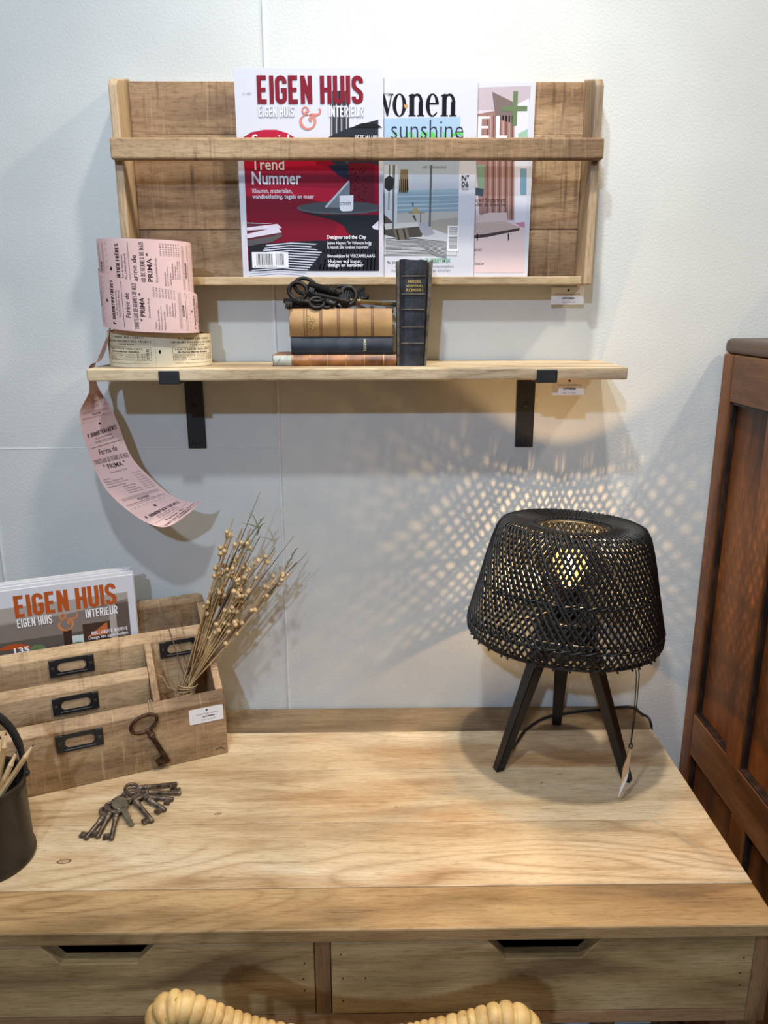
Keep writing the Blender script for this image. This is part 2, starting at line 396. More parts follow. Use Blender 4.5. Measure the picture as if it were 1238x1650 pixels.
M['lamp_wood'] = noisy('black_lacquered_wood', rgb(15, 15, 16), rgb(24, 23, 23), 40, rough=.35)
M['cable'] = pmat('black_cable', rgb(16, 16, 17), .45)
M['paper'] = noisy('white_card', rgb(228, 226, 226), rgb(236, 235, 236), 30, rough=.6)
M['pages'] = noisy('page_edges', rgb(196, 188, 172), rgb(236, 232, 222), 300, rough=.8, stretch=(.05, 1, .05))
M['cover'] = pmat('coated_white_cover', rgb(206, 206, 213), .5, 0.0, .15)
M['ink'] = pmat('black_ink', rgb(24, 22, 24), .5)
M['ink_grey'] = pmat('grey_ink', rgb(120, 118, 120), .5)
M['pink'] = noisy('pink_ticket_paper', rgb(222, 184, 176), rgb(232, 196, 188), 12, rough=.8, bump=.1, bscale=90, bdist=.0008)
M['cream'] = noisy('cream_ticket_paper', rgb(222, 204, 168), rgb(234, 220, 188), 18, rough=.8, bump=.1, bscale=90, bdist=.0008)
M['ticket_back'] = noisy('ticket_reverse', rgb(150, 104, 88), rgb(166, 118, 100), 14, rough=.85)
M['tan_leather'] = noisy('tan_vellum', rgb(150, 108, 62), rgb(202, 160, 102), 16, rough=.55, bump=.25, bscale=60, bdist=.0012, stretch=(.6, 1, 1.4))
M['blue_cloth'] = noisy('dark_blue_cloth', rgb(30, 36, 46), rgb(50, 58, 70), 40, rough=.7, bump=.3, bscale=400, bdist=.0005)
M['brown_leather'] = noisy('marbled_brown_leather', rgb(96, 54, 28), rgb(176, 116, 66), 45, rough=.45, bump=.2, bscale=120, bdist=.0006, stretch=(.7, 1, 1))
M['spine_label'] = noisy('pale_spine_label', rgb(150, 160, 150), rgb(196, 200, 186), 60, rough=.7)
M['black_leather'] = noisy('black_leather', rgb(24, 25, 29), rgb(48, 50, 58), 70, rough=.5, bump=.35, bscale=160, bdist=.0008)
M['worn_leather'] = noisy('worn_leather_edge', rgb(58, 50, 42), rgb(110, 98, 84), 90, rough=.65)
M['gold'] = pmat('gold_tooling', rgb(196, 168, 96), .35, .6)
M['twine'] = noisy('jute_twine', rgb(150, 124, 86), rgb(190, 164, 122), 300, rough=.9)
M['stem'] = noisy('dry_stem', rgb(164, 130, 84), rgb(210, 178, 126), 30, rough=.8)
M['stem_dark'] = noisy('dry_purple_stem', rgb(92, 70, 58), rgb(136, 108, 88), 30, rough=.8)
M['seed'] = noisy('flax_seed_head', rgb(176, 144, 100), rgb(214, 184, 136), 220, rough=.6, rnd=.22)
M['sprig'] = noisy('grey_green_sprig', rgb(92, 100, 76), rgb(128, 132, 104), 60, rough=.8)
M['tin'] = noisy('dark_tin', rgb(30, 25, 21), rgb(56, 48, 40), 30, rough=.38, metal=.35, stretch=(1, 1, .4))
M['pencil'] = wood('pencil_wood', rgb(226, 196, 150), rgb(208, 174, 124), rgb(176, 140, 94), 'z', rough=.6, rnd=.1, scale=3)
M['pencil_tip'] = pmat('pencil_cut_wood', rgb(224, 190, 142), .7)
M['lead'] = pmat('graphite', rgb(40, 40, 44), .35)
M['rattan'] = noisy('natural_rattan', rgb(184, 142, 82), rgb(218, 180, 114), 60, rough=.5, bump=.3, bscale=200, bdist=.0008)
M['rattan_gap'] = pmat('rattan_shadow_gap', rgb(110, 80, 44), .8)
M['dark'] = pmat('drawer_inside', rgb(52, 42, 32), .8)
M['hole'] = pmat('drilled_hole', rgb(20, 15, 12), .9)

# ------------------------------------------------------------------ setting
def struct(o): o['kind'] = 'structure'; return o
wall = MB().box((-2.6, 0, 0), (2.6, .12, 3.2)).build('wall_back', M['wall']); struct(wall)
def seam(pts, parent, r=.0022):
    MB().tube(pts, r, 6).build('caulk_seam', M['caulk'], parent)
def wob(a, b, n=40, j=.0004):
    a, b = Vector(a), Vector(b); return [a.lerp(b, i/n)+Vector((random.uniform(-j, j) if abs(a.x-b.x) < .01 else 0, 0, random.uniform(-j, j) if abs(a.z-b.z) < .01 else 0)) for i in range(n+1)]
seam(wob((-.1617, 0, .3), (-.1617, 0, 2.4), 60), wall, .0030)
seam(wob((-.659, 0, .3), (-.657, 0, 2.4), 60), wall, .0030)
seam(wob((-.655, 0, 1.2549), (-.164, 0, 1.2547), 30, .0003), wall, .0009)
floor = MB().box((-2.6, -3.5, -.05), (2.6, .12, 0)).build('floor', M['floor']); struct(floor)

# ------------------------------------------------------------------ desk
ZT = .76
desk = empty('writing_desk', (-.067, -.27, 0), 0, 'light mango wood writing desk with two drawers standing against the wall', 'desk')
def dpt(name, a, b, mat, bev=.002, seg=2, parent=desk):
    o = Vector((-.067, -.27, 0)); return MB().box(Vector(a)-o, Vector(b)-o, bev, seg).build(name, mat, parent)
XL, XR = -.6255, .4914
joints = [-.5355, -.4645, -.335, -.201, -.0874, -.004]
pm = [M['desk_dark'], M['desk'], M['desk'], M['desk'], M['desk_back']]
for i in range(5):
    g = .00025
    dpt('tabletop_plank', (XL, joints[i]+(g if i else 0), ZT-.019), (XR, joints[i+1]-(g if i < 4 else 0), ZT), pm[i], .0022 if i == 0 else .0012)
FY = -.532
for a, b in ((XL, XL+.0245), (XR-.0245, XR)):
    dpt('side_panel', (a, FY, .608), (b, -.008, .741), M['frame_z'], .0015)
dpt('divider', (-.0764, FY, .629), (-.0573, -.02, .741), M['frame_z'], .0012)
dpt('bottom_rail', (XL+.0245, FY, .609), (XR-.0245, -.02, .6285), M['frame'], .0015)
dpt('back_panel', (XL+.0245, -.02, .609), (XR-.0245, -.009, .741), M['frame'], .001)
for x in (XL+.004, XR-.044):
    for y in (-.525, -.055):
        dpt('leg', (x, y, 0), (x+.04, y+.04, .609), M['frame_z'], .002)
def drawer(x0, x1, cx):
    o = Vector((-.067, -.27, 0))
    z0, z1 = .6298, .7385; h = .0275; wt, wb = .0695, .0465
    pts = [(x0, z0), (x1, z0), (x1, z1), (cx+wt, z1), (cx+wb, z1-h), (cx-wb, z1-h), (cx-wt, z1), (x0, z1)]
    e = bpy.data.objects.new('drawer', None); C.objects.link(e); e.parent = desk
    MB().prism(pts, FY-.0005, FY+.0185, lambda a, b, n: Vector((a, n, b))-o, .0014).build('drawer_front', M['drawer'], e)
    mb = MB()
    for a, b in (((x0+.006, FY+.019, z0+.006), (x0+.016, -.10, z1-.02)), ((x1-.016, FY+.019, z0+.006), (x1-.006, -.10, z1-.02)),
                 ((x0+.016, -.112, z0+.006), (x1-.016, -.10, z1-.02)), ((x0+.016, FY+.019, z0+.004), (x1-.016, -.10, z0+.010))):
        mb.box(Vector(a)-o, Vector(b)-o)
    mb.build('drawer_box', M['dark'], e)
    for x, z in ((x0+.014, z0+.02), (x0+.014, z0+.055), (x0+.042, z0+.055), (x0+.012, z1-.018), (x1-.013, z0+.037), (x1-.014, z0+.055), (x1-.012, z1-.03)):
        mm = MB(); mm.sphere(Vector((x, FY-.0004, z))-o, .0012, 6, 4); mm.build('nail_hole', M['hole'], e)
drawer(-.6005, -.0772, -.3405)
drawer(-.0564, .4662, .2055)
# knots in the tabletop
for x, y, r in ((-.4245, -.4105, .0075), (-.235, -.312, .0042), (.03, -.30, .002), (.262, -.243, .002), (-.10, -.385, .0012)):
    o = Vector((-.067, -.27, 0)); c_ = Vector((x, y, ZT))-o
    kn = MB().lathe([(.0001, .00018), (r*.8, .00016), (r*.86, .0000)], (0, 0, 0), 18).build('knot', pmat('knot_heart', rgb(176, 146, 108), .5), desk, loc=c_); kn.scale = (1.25, .62, 1); kn.rotation_euler = (0, 0, .12)
    rg = MB().lathe([(r*.78, .00005), (r*.8, .00022), (r, .00020), (r*1.04, .00002)], (0, 0, 0), 18).build('knot_ring', pmat('knot_ring', rgb(104, 74, 50), .5), kn)
# ------------------------------------------------------------------ cabinet on the right
cab = empty('panelled_cabinet', (.95, -.30, 0), 0, 'dark reddish brown panelled wooden cabinet beside the desk at the right', 'cabinet')
def cpt(name, a, b, mat, bev=.002, parent=cab, seg=2):
    o = Vector((.95, -.30, 0)); return MB().box(Vector(a)-o, Vector(b)-o, bev, seg).build(name, mat, parent)
X0 = .5812; Y0, Y1 = -.0105, -.57
cpt('back_stile', (X0, Y0, 0), (X0+.03, -.0470, 1.4105), M['cab'], .002)
cpt('front_stile', (X0, Y1, 0), (X0+.03, Y1+.05, 1.4105), M['cab'], .002)
cpt('top_rail', (X0+.0005, -.0472, 1.335), (X0+.03, Y1+.0502, 1.4105), M['cab_y'], .002)
cpt('middle_rail', (X0+.0005, -.0472, .684), (X0+.03, Y1+.0502, .766), M['cab_y'], .002)
cpt('bottom_rail', (X0+.0005, -.0472, .06), (X0+.03, Y1+.0502, .14), M['cab_y'], .002)
cpt('mullion', (X0+.0005, -.1755, .765), (X0+.03, -.222, 1.336), M['cab'], .002)
cpt('mullion', (X0+.0005, -.35, .765), (X0+.03, -.395, 1.336), M['cab'], .002)
cpt('mullion', (X0+.0005, -.22, .14), (X0+.03, -.265, .685), M['cab'], .002)
def cpanel(y0, y1, z0, z1):
    e = cpt('panel', (X0+.014, y0+.002, z0-.002), (X0+.024, y1-.002, z1+.002), M['cab'], 0)
    t = .0045
    for a, b in (((X0+.004, y0, z0), (X0+.0145, y0-t, z1)), ((X0+.004, y1+t, z0), (X0+.0145, y1, z1)),
                 ((X0+.004, y0, z1-t), (X0+.0145, y1, z1)), ((X0+.002, y0, z0), (X0+.0145, y1, z0+t))):
        cpt('moulding', a, b, M['cab_mould'], .0018, e)
cpanel(-.047, -.1755, .766, 1.335); cpanel(-.222, -.35, .766, 1.335); cpanel(-.395, -.52, .766, 1.335)
cpanel(-.047, -.22, .14, .684); cpanel(-.265, -.52, .14, .684)
cpt('cabinet_top', (X0-.0005, Y0+.001, 1.4105), (1.30, Y1-.012, 1.4355), M['cab_top'], .009, seg=4)
cpt('back_board', (X0+.03, -.022, .02), (1.28, -.011, 1.4105), M['cab'], 0)
cpt('front_board', (X0+.03, Y1, .02), (1.28, Y1+.02, 1.4105), M['cab'], .001)
cpt('side_board', (1.26, Y1+.02, .02), (1.28, -.022, 1.4105), M['cab'], .001)

# ------------------------------------------------------------------ wall shelf
shelf = empty('wall_shelf', (-.0226, 0, 1.3998), 0, 'light wooden wall shelf on two black metal brackets', 'shelf')
def spt(name, a, b, mat, bev=.002, parent=shelf, seg=2):
    o = Vector((-.0226, 0, 1.3998)); return MB().box(Vector(a)-o, Vector(b)-o, bev, seg).build(name, mat, parent)
spt('shelf_board', (-.4226, -.1523, 1.3813), (.3774, -.001, 1.3998), M['shelf'], .0028, seg=3)
def screw(name, loc, parent, r=.0042, rot=(PI/2, 0, 0), mat=None):
    mb = MB(); mb.lathe([(.0001, .0011), (r*.55, .0011), (r*.6, .0005), (r*.75, .0013), (r, .0004), (r, 0)], (0, 0, 0), 14)
    mb.box((-r*.55, -.0005, .0009), (r*.55, .0005, .0013)); mb.box((-.0005, -r*.55, .0009), (.0005, r*.55, .0013))
    return mb.build(name, mat or M['black_metal'], parent, loc=loc, rot=rot)
for cx in (-.3010, .2565):
    hw = .0152; o = Vector((-.0226, 0, 1.3998))
    e = bpy.data.objects.new('bracket', None); C.objects.link(e); e.parent = shelf
    spt('wall_plate', (cx-hw, -.0045, 1.2540), (cx+hw, -.0003, 1.3810), M['black_metal'], .0016, e)
    spt('under_plate', (cx-hw, -.1560, 1.3768), (cx+hw, -.0045, 1.3810), M['black_metal'], .0012, e)
    spt('front_lip', (cx-hw, -.1566, 1.3770), (cx+hw, -.1528, 1.3965), M['black_metal'], .0012, e)
    for z in (1.3265, 1.2645): screw('screw', Vector((cx, -.0045, z))-o, e)

# ------------------------------------------------------------------ magazine rack
rack = empty('magazine_rack', (-.0216, 0, 1.519), 0, 'wooden wall magazine rack with a cross rail hanging above the shelf', 'magazine rack')
def rpt(name, a, b, mat, bev=.0015, seg=2):
    o = Vector((-.0216, 0, 1.519)); return MB().box(Vector(a)-o, Vector(b)-o, bev, seg).build(name, mat, rack)
RL, RR = -.3798, .3366
zs = [1.5192, 1.6045, 1.7410, 1.8150]; dd = [0, .0012, -.0008]
for i in range(3):
    # each course of the back is two or three boards butted end to end
    cuts = [[RL+.0125, RR-.0125], [RL+.0125, RR-.0125], [RL+.0125, RR-.0125]][i]
    for a, b in zip(cuts[:-1], cuts[1:]):
        rpt('back_plank', (a+.0002, -.0145-dd[i], zs[i]+.0002), (b-.0002, -.001, zs[i+1]-.0002), M['rack'], .0009)
for a, b in ((RL, RL+.0125), (RR-.0125, RR)):
    o = Vector((-.0216, 0, 1.519))
    pts = [(-.001, 1.5186), (-.0715, 1.5186), (-.0715, 1.797), (-.064, 1.8055), (-.001, 1.8215)]
    MB().prism(pts, a, b, lambda p, q, n: Vector((n, p, q))-o, .0022, 2).build('side_post', M['rack_z'], rack)
rpt('ledge', (RL+.0127, -.0600, 1.5195), (RR-.0127, -.0147, 1.5315), M['ledge'], .0012)
rpt('cross_rail', (RL+.0005, -.0895, 1.6940), (RR+.0010, -.0718, 1.7235), M['rail'], .0035, 3)

# ------------------------------------------------------------------ magazines
def magazine(name, x0, z0, w, h, y, th, label, n_pages=1, lean=0.0, rz=0.0, loc=None, extra=0):
    """origin at bottom-left-front corner; cover lies in the local xz plane facing -y"""
    e = empty(name, loc or (x0, y, z0), rz, label, 'magazine')
    e.rotation_euler = (lean, 0, rz)
    mb = MB(); mb.box((0, .0006, .0003), (w-.0008, th-.0006, h-.0003)); mb.build('pages', M['pages'], e)
    MB().box((0, 0, 0), (w, .0006, h), .0002, 1).build('front_cover', M['cover'], e)
    MB().box((0, th-.0006, 0), (w, th, h), .0002, 1).build('back_cover', M['cover'], e)
    MB().box((-.0004, 0, 0), (.0004, th, h), .0002, 1).build('spine', M['cover'], e)
    return e
def face(x, y, d): return (x, -d, y)     # print surface of an upright cover

def P(r, g, b, rough=.5): return pmat('print_%d_%d_%d' % (r, g, b), rgb(r, g, b), rough, 0.0, .12)
def quadmap(tl, tr, bl, br, w, h):
    """photo measurement of a cover -> cover coordinates in metres"""
    yt = (tl[1]+tr[1])/2; yb = (bl[1]+br[1])/2
    def f(x, y):
        k = (y-yt)/(yb-yt)
        xl = tl[0]+(bl[0]-tl[0])*k; xr = tr[0]+(br[0]-tr[0])*k
        return ((x-xl)/(xr-xl)*w, (1-k)*h)
    return f

def amp(a, cx, cy, s, m):
    """swash ampersand in the masthead, variable stroke"""
    def cr(p, n=6):
        out = []
        for i in range(len(p)-1):
            p0, p1, p2, p3 = p[max(i-1, 0)], p[i], p[i+1], p[min(i+2, len(p)-1)]
            for j in range(n):
                t = j/n; out.append(tuple(.5*((2*p1[k])+(-p0[k]+p2[k])*t+(2*p0[k]-5*p1[k]+4*p2[k]-p3[k])*t*t+(-p0[k]+3*p1[k]-3*p2[k]+p3[k])*t**3) for k in range(3)))
        out.append(p[-1]); return out
    # x, y, half width
    main = cr([(-.10, .70, .06), (.02, .74, .05), (-.02, .90, .05), (-.20, .98, .045), (-.36, .86, .05), (-.34, .66, .06), (-.18, .56, .05), (-.02, .52, .02),
               (-.30, .46, .03), (-.50, .22, .075), (-.42, -.12, .095), (-.10, -.32, .06), (.28, -.22, .055), (.44, .10, .085), (.36, .36, .085), (.18, .40, .06), (.06, .26, .05), (.20, .16, .07)])
    tail = cr([(.02, .50, .02), (.20, .56, .05), (.50, .52, .075), (.74, .60, .05), (.80, .78, .06), (.70, .92, .03)])
    for pth in (main, tail):
        for i in range(0, len(pth)-1, 18):
            seg = pth[i:i+20]
            if len(seg) > 1: a.line([(cx+x*s, cy+y*s) for x, y, t in seg], [t*s for x, y, t in seg], m)
    a.ell(cx+.14*s, cy+.22*s, .10*s, .10*s, m); a.ell(cx-.12*s, cy+.70*s, .07*s, .07*s, m)

def masthead(a, W_, H_, col, sub, shadow, ampm):
    a.rect(.150*W_, .870*H_, .845*W_, .8715*H_, sub) if False else None
    amp(a, .49*W_, .745*H_, .083*W_*1.25, ampm)
    a.caps('EIGEN HUIS', .150*W_, .835*H_, .715*W_, .130*H_, col, wt=.080, gap=.06)
    for dx, mm in ((.003, shadow), (0, sub)):
        a.caps('EIGEN HUIS', .155*W_+dx*W_, .775*H_-dx*W_, .24*W_, .052*H_, mm, wt=.065, gap=.05)
        a.caps('INTERIEUR', .632*W_+dx*W_, .775*H_-dx*W_, .232*W_, .052*H_, mm, wt=.065, gap=.05)

def barcode(a, x, y, w, h, vertical=False):
    a.rect(x, y, x+w, y+h, P(236, 236, 236)); random.seed(3); ink = M['ink']; lay = a.lay+1; a.lay += 1
    if not vertical:
        t = x+w*.12
        while t < x+w*.88:
            b = random.choice((.008, .012, .02))*w
            if abs(t-(x+w*.6)) > .03*w: a.rect(t, y+h*.16, t+b, y+h*.9, ink, lay=lay)
            t += b+random.choice((.012, .018))*w
        a.text('8 710966 005231', x+w*.06, y+h*.04, w*.6, h*.08, ink, lay=lay)
    else:
        t = y+h*.08
        while t < y+h*.95:
            b = random.choice((.008, .012, .02))*h
            if abs(t-(y+h*.62)) > .025*h: a.rect(x+w*.14, t, x+w*.9, t+b, ink, lay=lay)
            t += b+random.choice((.012, .018))*h

# ---- front magazine in the rack
W1, H1 = .2171, .2909
mag1 = magazine('magazine', -.2007, 1.5317, W1, H1, -.0545, .0052, 'home magazine with dark red title and crimson chair on the cover, frontmost in the rack')
q = quadmap((376, 112), (617, 110), (395, 446), (617, 446), W1, H1)
def qp(*pts): return [q(x, y) for x, y in pts]
a = Art()
crim, wine, deep, blk, slate = P(178, 22, 52), P(138, 14, 40), P(98, 14, 30), P(28, 28, 32), P(44, 50, 60)
wht = P(240, 238, 242)
a.poly(qp((392, 218), (405, 210), (425, 206), (445, 206), (462, 211), (478, 220), (490, 232), (610, 232), (610, 436), (403, 436)), wine)
a.poly(qp((393, 219), (405, 211), (425, 206), (445, 206), (462, 211), (478, 220), (505, 240), (510, 262), (394, 268)), crim)
a.poly(qp((509, 230), (535, 214), (560, 204), (609, 190), (609, 262), (540, 262)), slate)
a.poly(qp((531, 146), (562, 146), (562, 262), (532, 240)), P(70, 70, 76))
for i, xx in enumerate((533, 537, 541, 545, 549, 553, 557)):
    a.poly(qp((xx, 146), (xx+1.6, 146), (xx+1.6, 240), (xx, 240)), P(26, 26, 28) if i % 2 else P(168, 166, 170))
a.poly(qp((510, 232), (536, 214), (562, 203), (609, 190), (609, 240), (530, 246)), P(40, 42, 48))
a.poly(qp((397, 299), (450, 294), (500, 295), (548, 299), (548, 345), (500, 356), (400, 358)), crim)
a.poly(qp((397, 312), (470, 310), (520, 322), (548, 334), (540, 370), (500, 392), (402, 392)), P(120, 16, 38))
a.poly(qp((397, 268), (520, 262), (548, 280), (560, 290), (560, 301), (450, 294), (397, 299)), P(150, 20, 46))
a.poly(qp((528, 262), (562, 262), (562, 286), (545, 278)), P(30, 38, 58))
a.poly(qp((561, 258), (603, 258), (603, 330), (562, 330)), P(104, 18, 36))
random.seed(5)
for i in range(60):
    x, y = random.uniform(563, 588), random.uniform(264, 326); a.poly(qp((x, y), (x+1.4, y), (x+1.4, y+1.4), (x, y+1.4)), P(166, 64, 80), lay=a.lay)
a.poly(qp((402, 392), (480, 386), (540, 384), (609, 384), (609, 436), (404, 436)), P(36, 34, 40))
for i in range(13):      # striped rug
    y = 388+i*4.2
    a.poly(qp((430-i*2.2, y+4), (470-i*1.5, y), (528-i*3.0, y+3.2), (528-i*3.2, y+5.0), (470-i*1.5, y+1.8), (430-i*2.2, y+6)), P(206, 208, 222))
a.poly(qp((500, 394), (560, 376), (609, 380), (609, 436), (506, 436), (530, 410)), P(34, 36, 40))
for i in range(16):
    a.poly(qp((522+i*5.4, 400), (523+i*5.4, 400), (516+i*5.8, 435), (514.5+i*5.8, 435)), P(52, 54, 60), lay=a.lay)
a.poly(qp((480, 336), (520, 342), (609, 342), (609, 356), (572, 370), (540, 352)), P(30, 33, 38))
a.poly(qp((545, 344), (609, 342), (609, 392), (560, 372)), P(32, 36, 42))
tt = arc(0, 0, 1, 1, 100, 300, 20)
a.poly([q(min(608.5, 548+69*x), 331+10.5*y) for x, y in arc(0, 0, 1, 1, 0, 360, 36)[:-1]], P(86, 92, 100))
a.poly([q(min(608.5, 548+66*x), 329.5+9*y) for x, y in arc(0, 0, 1, 1, 0, 360, 36)[:-1]], P(74, 78, 84))
a.poly(qp((524, 330), (562, 286.5), (563, 288), (563, 331)), P(120, 128, 138))
a.poly(qp((523, 329), (561, 286), (563, 288), (526, 331)), P(190, 196, 204))
a.poly(qp((546.5, 311), (569, 310), (568.5, 333), (566, 336), (551, 336.5), (547.5, 334)), wht)
a.text('CTIVIST', *q(547.5, 326.5), .017, .0042, M['ink'], bold=.02)
a.poly(qp((609, 352), (598, 362), (602, 366), (609, 367)), P(214, 208, 222))
a.poly(qp((399, 354), (425, 357), (445, 363), (455, 370), (454, 380), (440, 386), (401, 392)), P(94, 44, 52))
for y0, y1, y2, y3 in ((355, 357, 360, 356), (363, 357, 364, 368), (374, 362, 371, 381)):
    a.poly(qp((399, y0), (430 if y0 < 360 else 448, y1 if y0 > 356 else 356), (440 if y0 < 360 else 455, y2 if y0 > 356 else 357), (400, y3)), P(214, 204, 216))
a.poly(qp((401, 384), (440, 378), (455, 372), (455, 378), (440, 387), (402, 394)), P(88, 84, 84))
masthead(a, W1, H1, P(124, 20, 36), P(222, 222, 228), P(150, 150, 158), P(206, 128, 112))
a.ell(*q(592, 221), .031, .0225, P(22, 22, 26), a0=0, a1=360)
a.caps('DEZE MAAND', *q(572, 222), .0330, .0068, wht, wt=.055, gap=.07)
a.text('Trend', *q(406, 270), .049, .0165, P(228, 214, 216), bold=.012)
a.text('Nummer', *q(407, 293), .0740, .0182, wht, bold=.02)
a.text('Special', *q(407, 232), .055, .016, wht, bold=.012)
a.text('Kleuren, materialen,', *q(408, 308), .0600, .0075, wht, bold=.008)
a.text('wandbekleding, tegels en meer', *q(408, 317.5), .0930, .0075, wht, bold=.008)
a.text('Designer and the City', *q(527, 384), .0600, .0070, wht, bold=.02)
a.text("Jaime Hayon: 'In Valencia krijg", *q(527, 393), .0680, .0062, wht, bold=.01)
a.text("ik vanuit alle hoeken inspiratie'", *q(527.5, 400), .0640, .0062, wht, bold=.01)
a.text('Binnenkijken bij VERZAMELAARS', *q(528, 415), .0730, .0062, wht, bold=.014)
a.text('Huizen vol kunst,', *q(529, 424), .0520, .0066, wht, bold=.02)
a.text('design en karakter', *q(528.5, 431), .0550, .0068, wht, bold=.02)
a.text('01 / 2020', *q(391, 152), .012, .0025, M['ink_grey'])
x, y = q(409, 430.5); barcode(a, x, y, .0560, .0230)
a.build('cover_print', face, mag1, clip=(0, W1, 0, H1))

# ---- second magazine
W2, H2 = .2173, .2805
mag2 = magazine('magazine', -.0605, 1.5317, W2, H2, -.0448, .0050, 'pale home magazine with a seaside terrace on the cover, middle one in the rack')
q = quadmap((531, 129), (768, 126), (541, 445), (763, 445), W2, H2)
a = Art()
a.poly(qp((560, 191), (740, 187), (739, 264), (560, 264)), P(160, 186, 208))
a.poly(qp((560, 258), (739, 256), (738.5, 304), (560, 310)), P(172, 182, 196))
a.poly(qp((560, 304), (738.5, 300), (738, 340), (560, 344)), P(136, 158, 172))
for y, cc in ((312, (178, 194, 204)), (320, (160, 180, 190)), (326, (186, 198, 204)), (333, (176, 190, 198))):
    a.poly(qp((620, y), (738.5, y-3), (738.5, y-1.4), (620, y+1.8)), P(*cc))
a.poly(qp((560, 342), (738, 336), (737, 410), (560, 410)), P(178, 176, 170))
a.poly(qp((690, 352), (738, 346), (737, 372), (692, 372)), P(160, 156, 146))
a.poly(qp((560, 378), (700, 366), (737, 380), (736, 408), (620, 408)), P(206, 206, 208))
for i in range(13):
    y = 381+i*2.3
    a.poly(qp((622, y), (660+i*3, y-1.5), (720, y+5), (720, y+6.1), (660+i*3, y-.3), (622, y+1.0)), P(96, 98, 102), lay=a.lay)
a.poly(qp((618, 334), (634, 342), (640, 358), (684, 360), (680, 378), (640, 380), (618, 374)), P(84, 78, 70))
a.poly(qp((618, 356), (676, 354), (684, 360), (622, 366)), P(206, 204, 200))
a.poly(qp((634, 366), (656, 363), (661, 382), (640, 384)), P(120, 112, 98)); a.poly(qp((638, 366), (641, 366), (645, 383), (642, 383)), P(60, 54, 46)); a.poly(qp((649, 365), (652, 365), (656, 382), (653, 382)), P(60, 54, 46))
a.poly(qp((673, 355), (690, 355), (701, 373), (686, 378), (678, 370)), P(168, 168, 176))
a.poly(qp((618, 262), (640, 262), (640, 360), (618, 340)), P(196, 202, 208))
a.poly(qp((632, 262), (636, 262), (635, 366), (632, 366)), P(108, 108, 108)); a.poly(qp((692, 262), (695.5, 262), (694, 361), (691, 361)), P(92, 96, 100))
a.poly(qp((626, 262), (628, 262), (627, 334), (625.5, 334)), P(84, 84, 84))
a.poly(qp((619, 284), (627, 278), (635, 284), (633, 300), (626, 304), (619, 298)), P(40, 40, 42))
a.poly(qp((645, 269), (656, 269), (658, 302), (651, 306), (642, 304)), P(126, 108, 80))
for i in range(5): a.poly(qp((643+i*3, 284), (644.2+i*3, 284), (644.4+i*3, 307), (642.8+i*3, 307)), P(94, 78, 56), lay=a.lay)
a.poly(qp((658, 337), (684, 337), (684, 339), (658, 340)), P(150, 138, 110)); a.poly(qp((666, 330), (672, 330), (674, 340), (665, 340)), P(178, 150, 96))
a.poly(qp((664, 343), (669, 352), (671, 352), (668, 342)), P(80, 72, 60)); a.poly(qp((677, 340), (678.5, 340), (678.5, 355), (677, 355)), P(100, 94, 84))
a.poly(qp((664, 322), (666, 322), (666, 328), (664, 328)), P(40, 40, 44))
# title: serif lower-case word, thick stems and thin joins
def serif_word(a, x0, y0, h, m, adv):
    st, th = .150, .035
    def stem(x, y1=1.0): return [[(x-st, 0.02), (x+st, 0.02), (x+st, y1), (x-st, y1-.06)], [(x-.25, 0), (x+.25, 0), (x+.25, .055), (x-.25, .055)]]
    out = []; x = 0
    def put(poly): out.append([(x+px, py) for px, py in poly])
    def O():
        n = 24; return [(.46+.46*math.cos(2*PI*i/n), .5+.52*math.sin(2*PI*i/n)) for i in range(n)], [(.46+.21*math.cos(2*PI*i/n), .5+.47*math.sin(2*PI*i/n)) for i in range(n)]
    def ringpts(o, i): return o, i
    for ch in 'wonen':
        if ch == 'w':
            put([(0, 1), (.24, 1), (.52, .25), (.46, 0), (.38, 0)]); put([(.40, .02), (.47, 0), (.74, .90), (.66, .90)])
            put([(.52, 1), (.76, 1), (1.04, .25), (.98, 0), (.90, 0)]); put([(.92, .02), (.99, 0), (1.26, .96), (1.18, .96)])
            put([(-.10, 1), (.34, 1), (.34, .95), (-.10, .95)]); put([(1.06, 1), (1.36, 1), (1.36, .95), (1.06, .95)]); x += 1.30
        elif ch == 'o':
            o, i = O(); out.append(('ring', [(x+p, qv) for p, qv in o], [(x+p, qv) for p, qv in i])); x += 1.06
        elif ch == 'e':
            o, i = O(); n = 24
            oo = [(x+.46+.44*math.cos(t), .5+.52*math.sin(t)) for t in [math.radians(8+i*(318-8)/28) for i in range(29)]]
            ii = [(x+.48+(.20+.14*max(0, (k-20)/8))*math.cos(t), .5+(.47-.03*max(0, (k-20)/8))*math.sin(t)) for k, t in enumerate([math.radians(8+i*(318-8)/28) for i in range(29)])]
            out.append(('open', oo, ii)); put([(.14, .53), (.90, .53), (.90, .60), (.14, .60)]); x += 1.02
        else:
            for pz in stem(.25): put(pz)
            put([(.02, .94), (.30, 1.02), (.30, .94), (.02, .89)])
            for pz in stem(.84, .70): put(pz)
            A = [(.60+.36*math.cos(t), .66+.36*math.sin(t)) for t in [math.radians(0+i*150/12) for i in range(13)]]
            B = [(.56+.20*math.cos(t), .66+.26*math.sin(t)) for t in [math.radians(0+i*150/12) for i in range(13)]]
            out.append(('open', [(x+p, qv) for p, qv in A], [(x+p, qv) for p, qv in B])); x += 1.16
    sx = adv/x; lay = a.lay+1; a.lay += 1
    for io, o in enumerate(out):
        lay = a.lay+.12*io
        if o[0] in ('ring', 'open'):
            A, B = o[1], o[2]; n = len(A); vs = [(x0+p*sx, y0+qv*h) for p, qv in A+B]
            a.shape(vs, [(i, (i+1) % n, n+(i+1) % n, n+i) for i in range(n if o[0] == 'ring' else n-1)], m, lay=lay)
        else: a.poly([(x0+p*sx, y0+qv*h) for p, qv in o], m, lay=lay)
    a.lay += 4
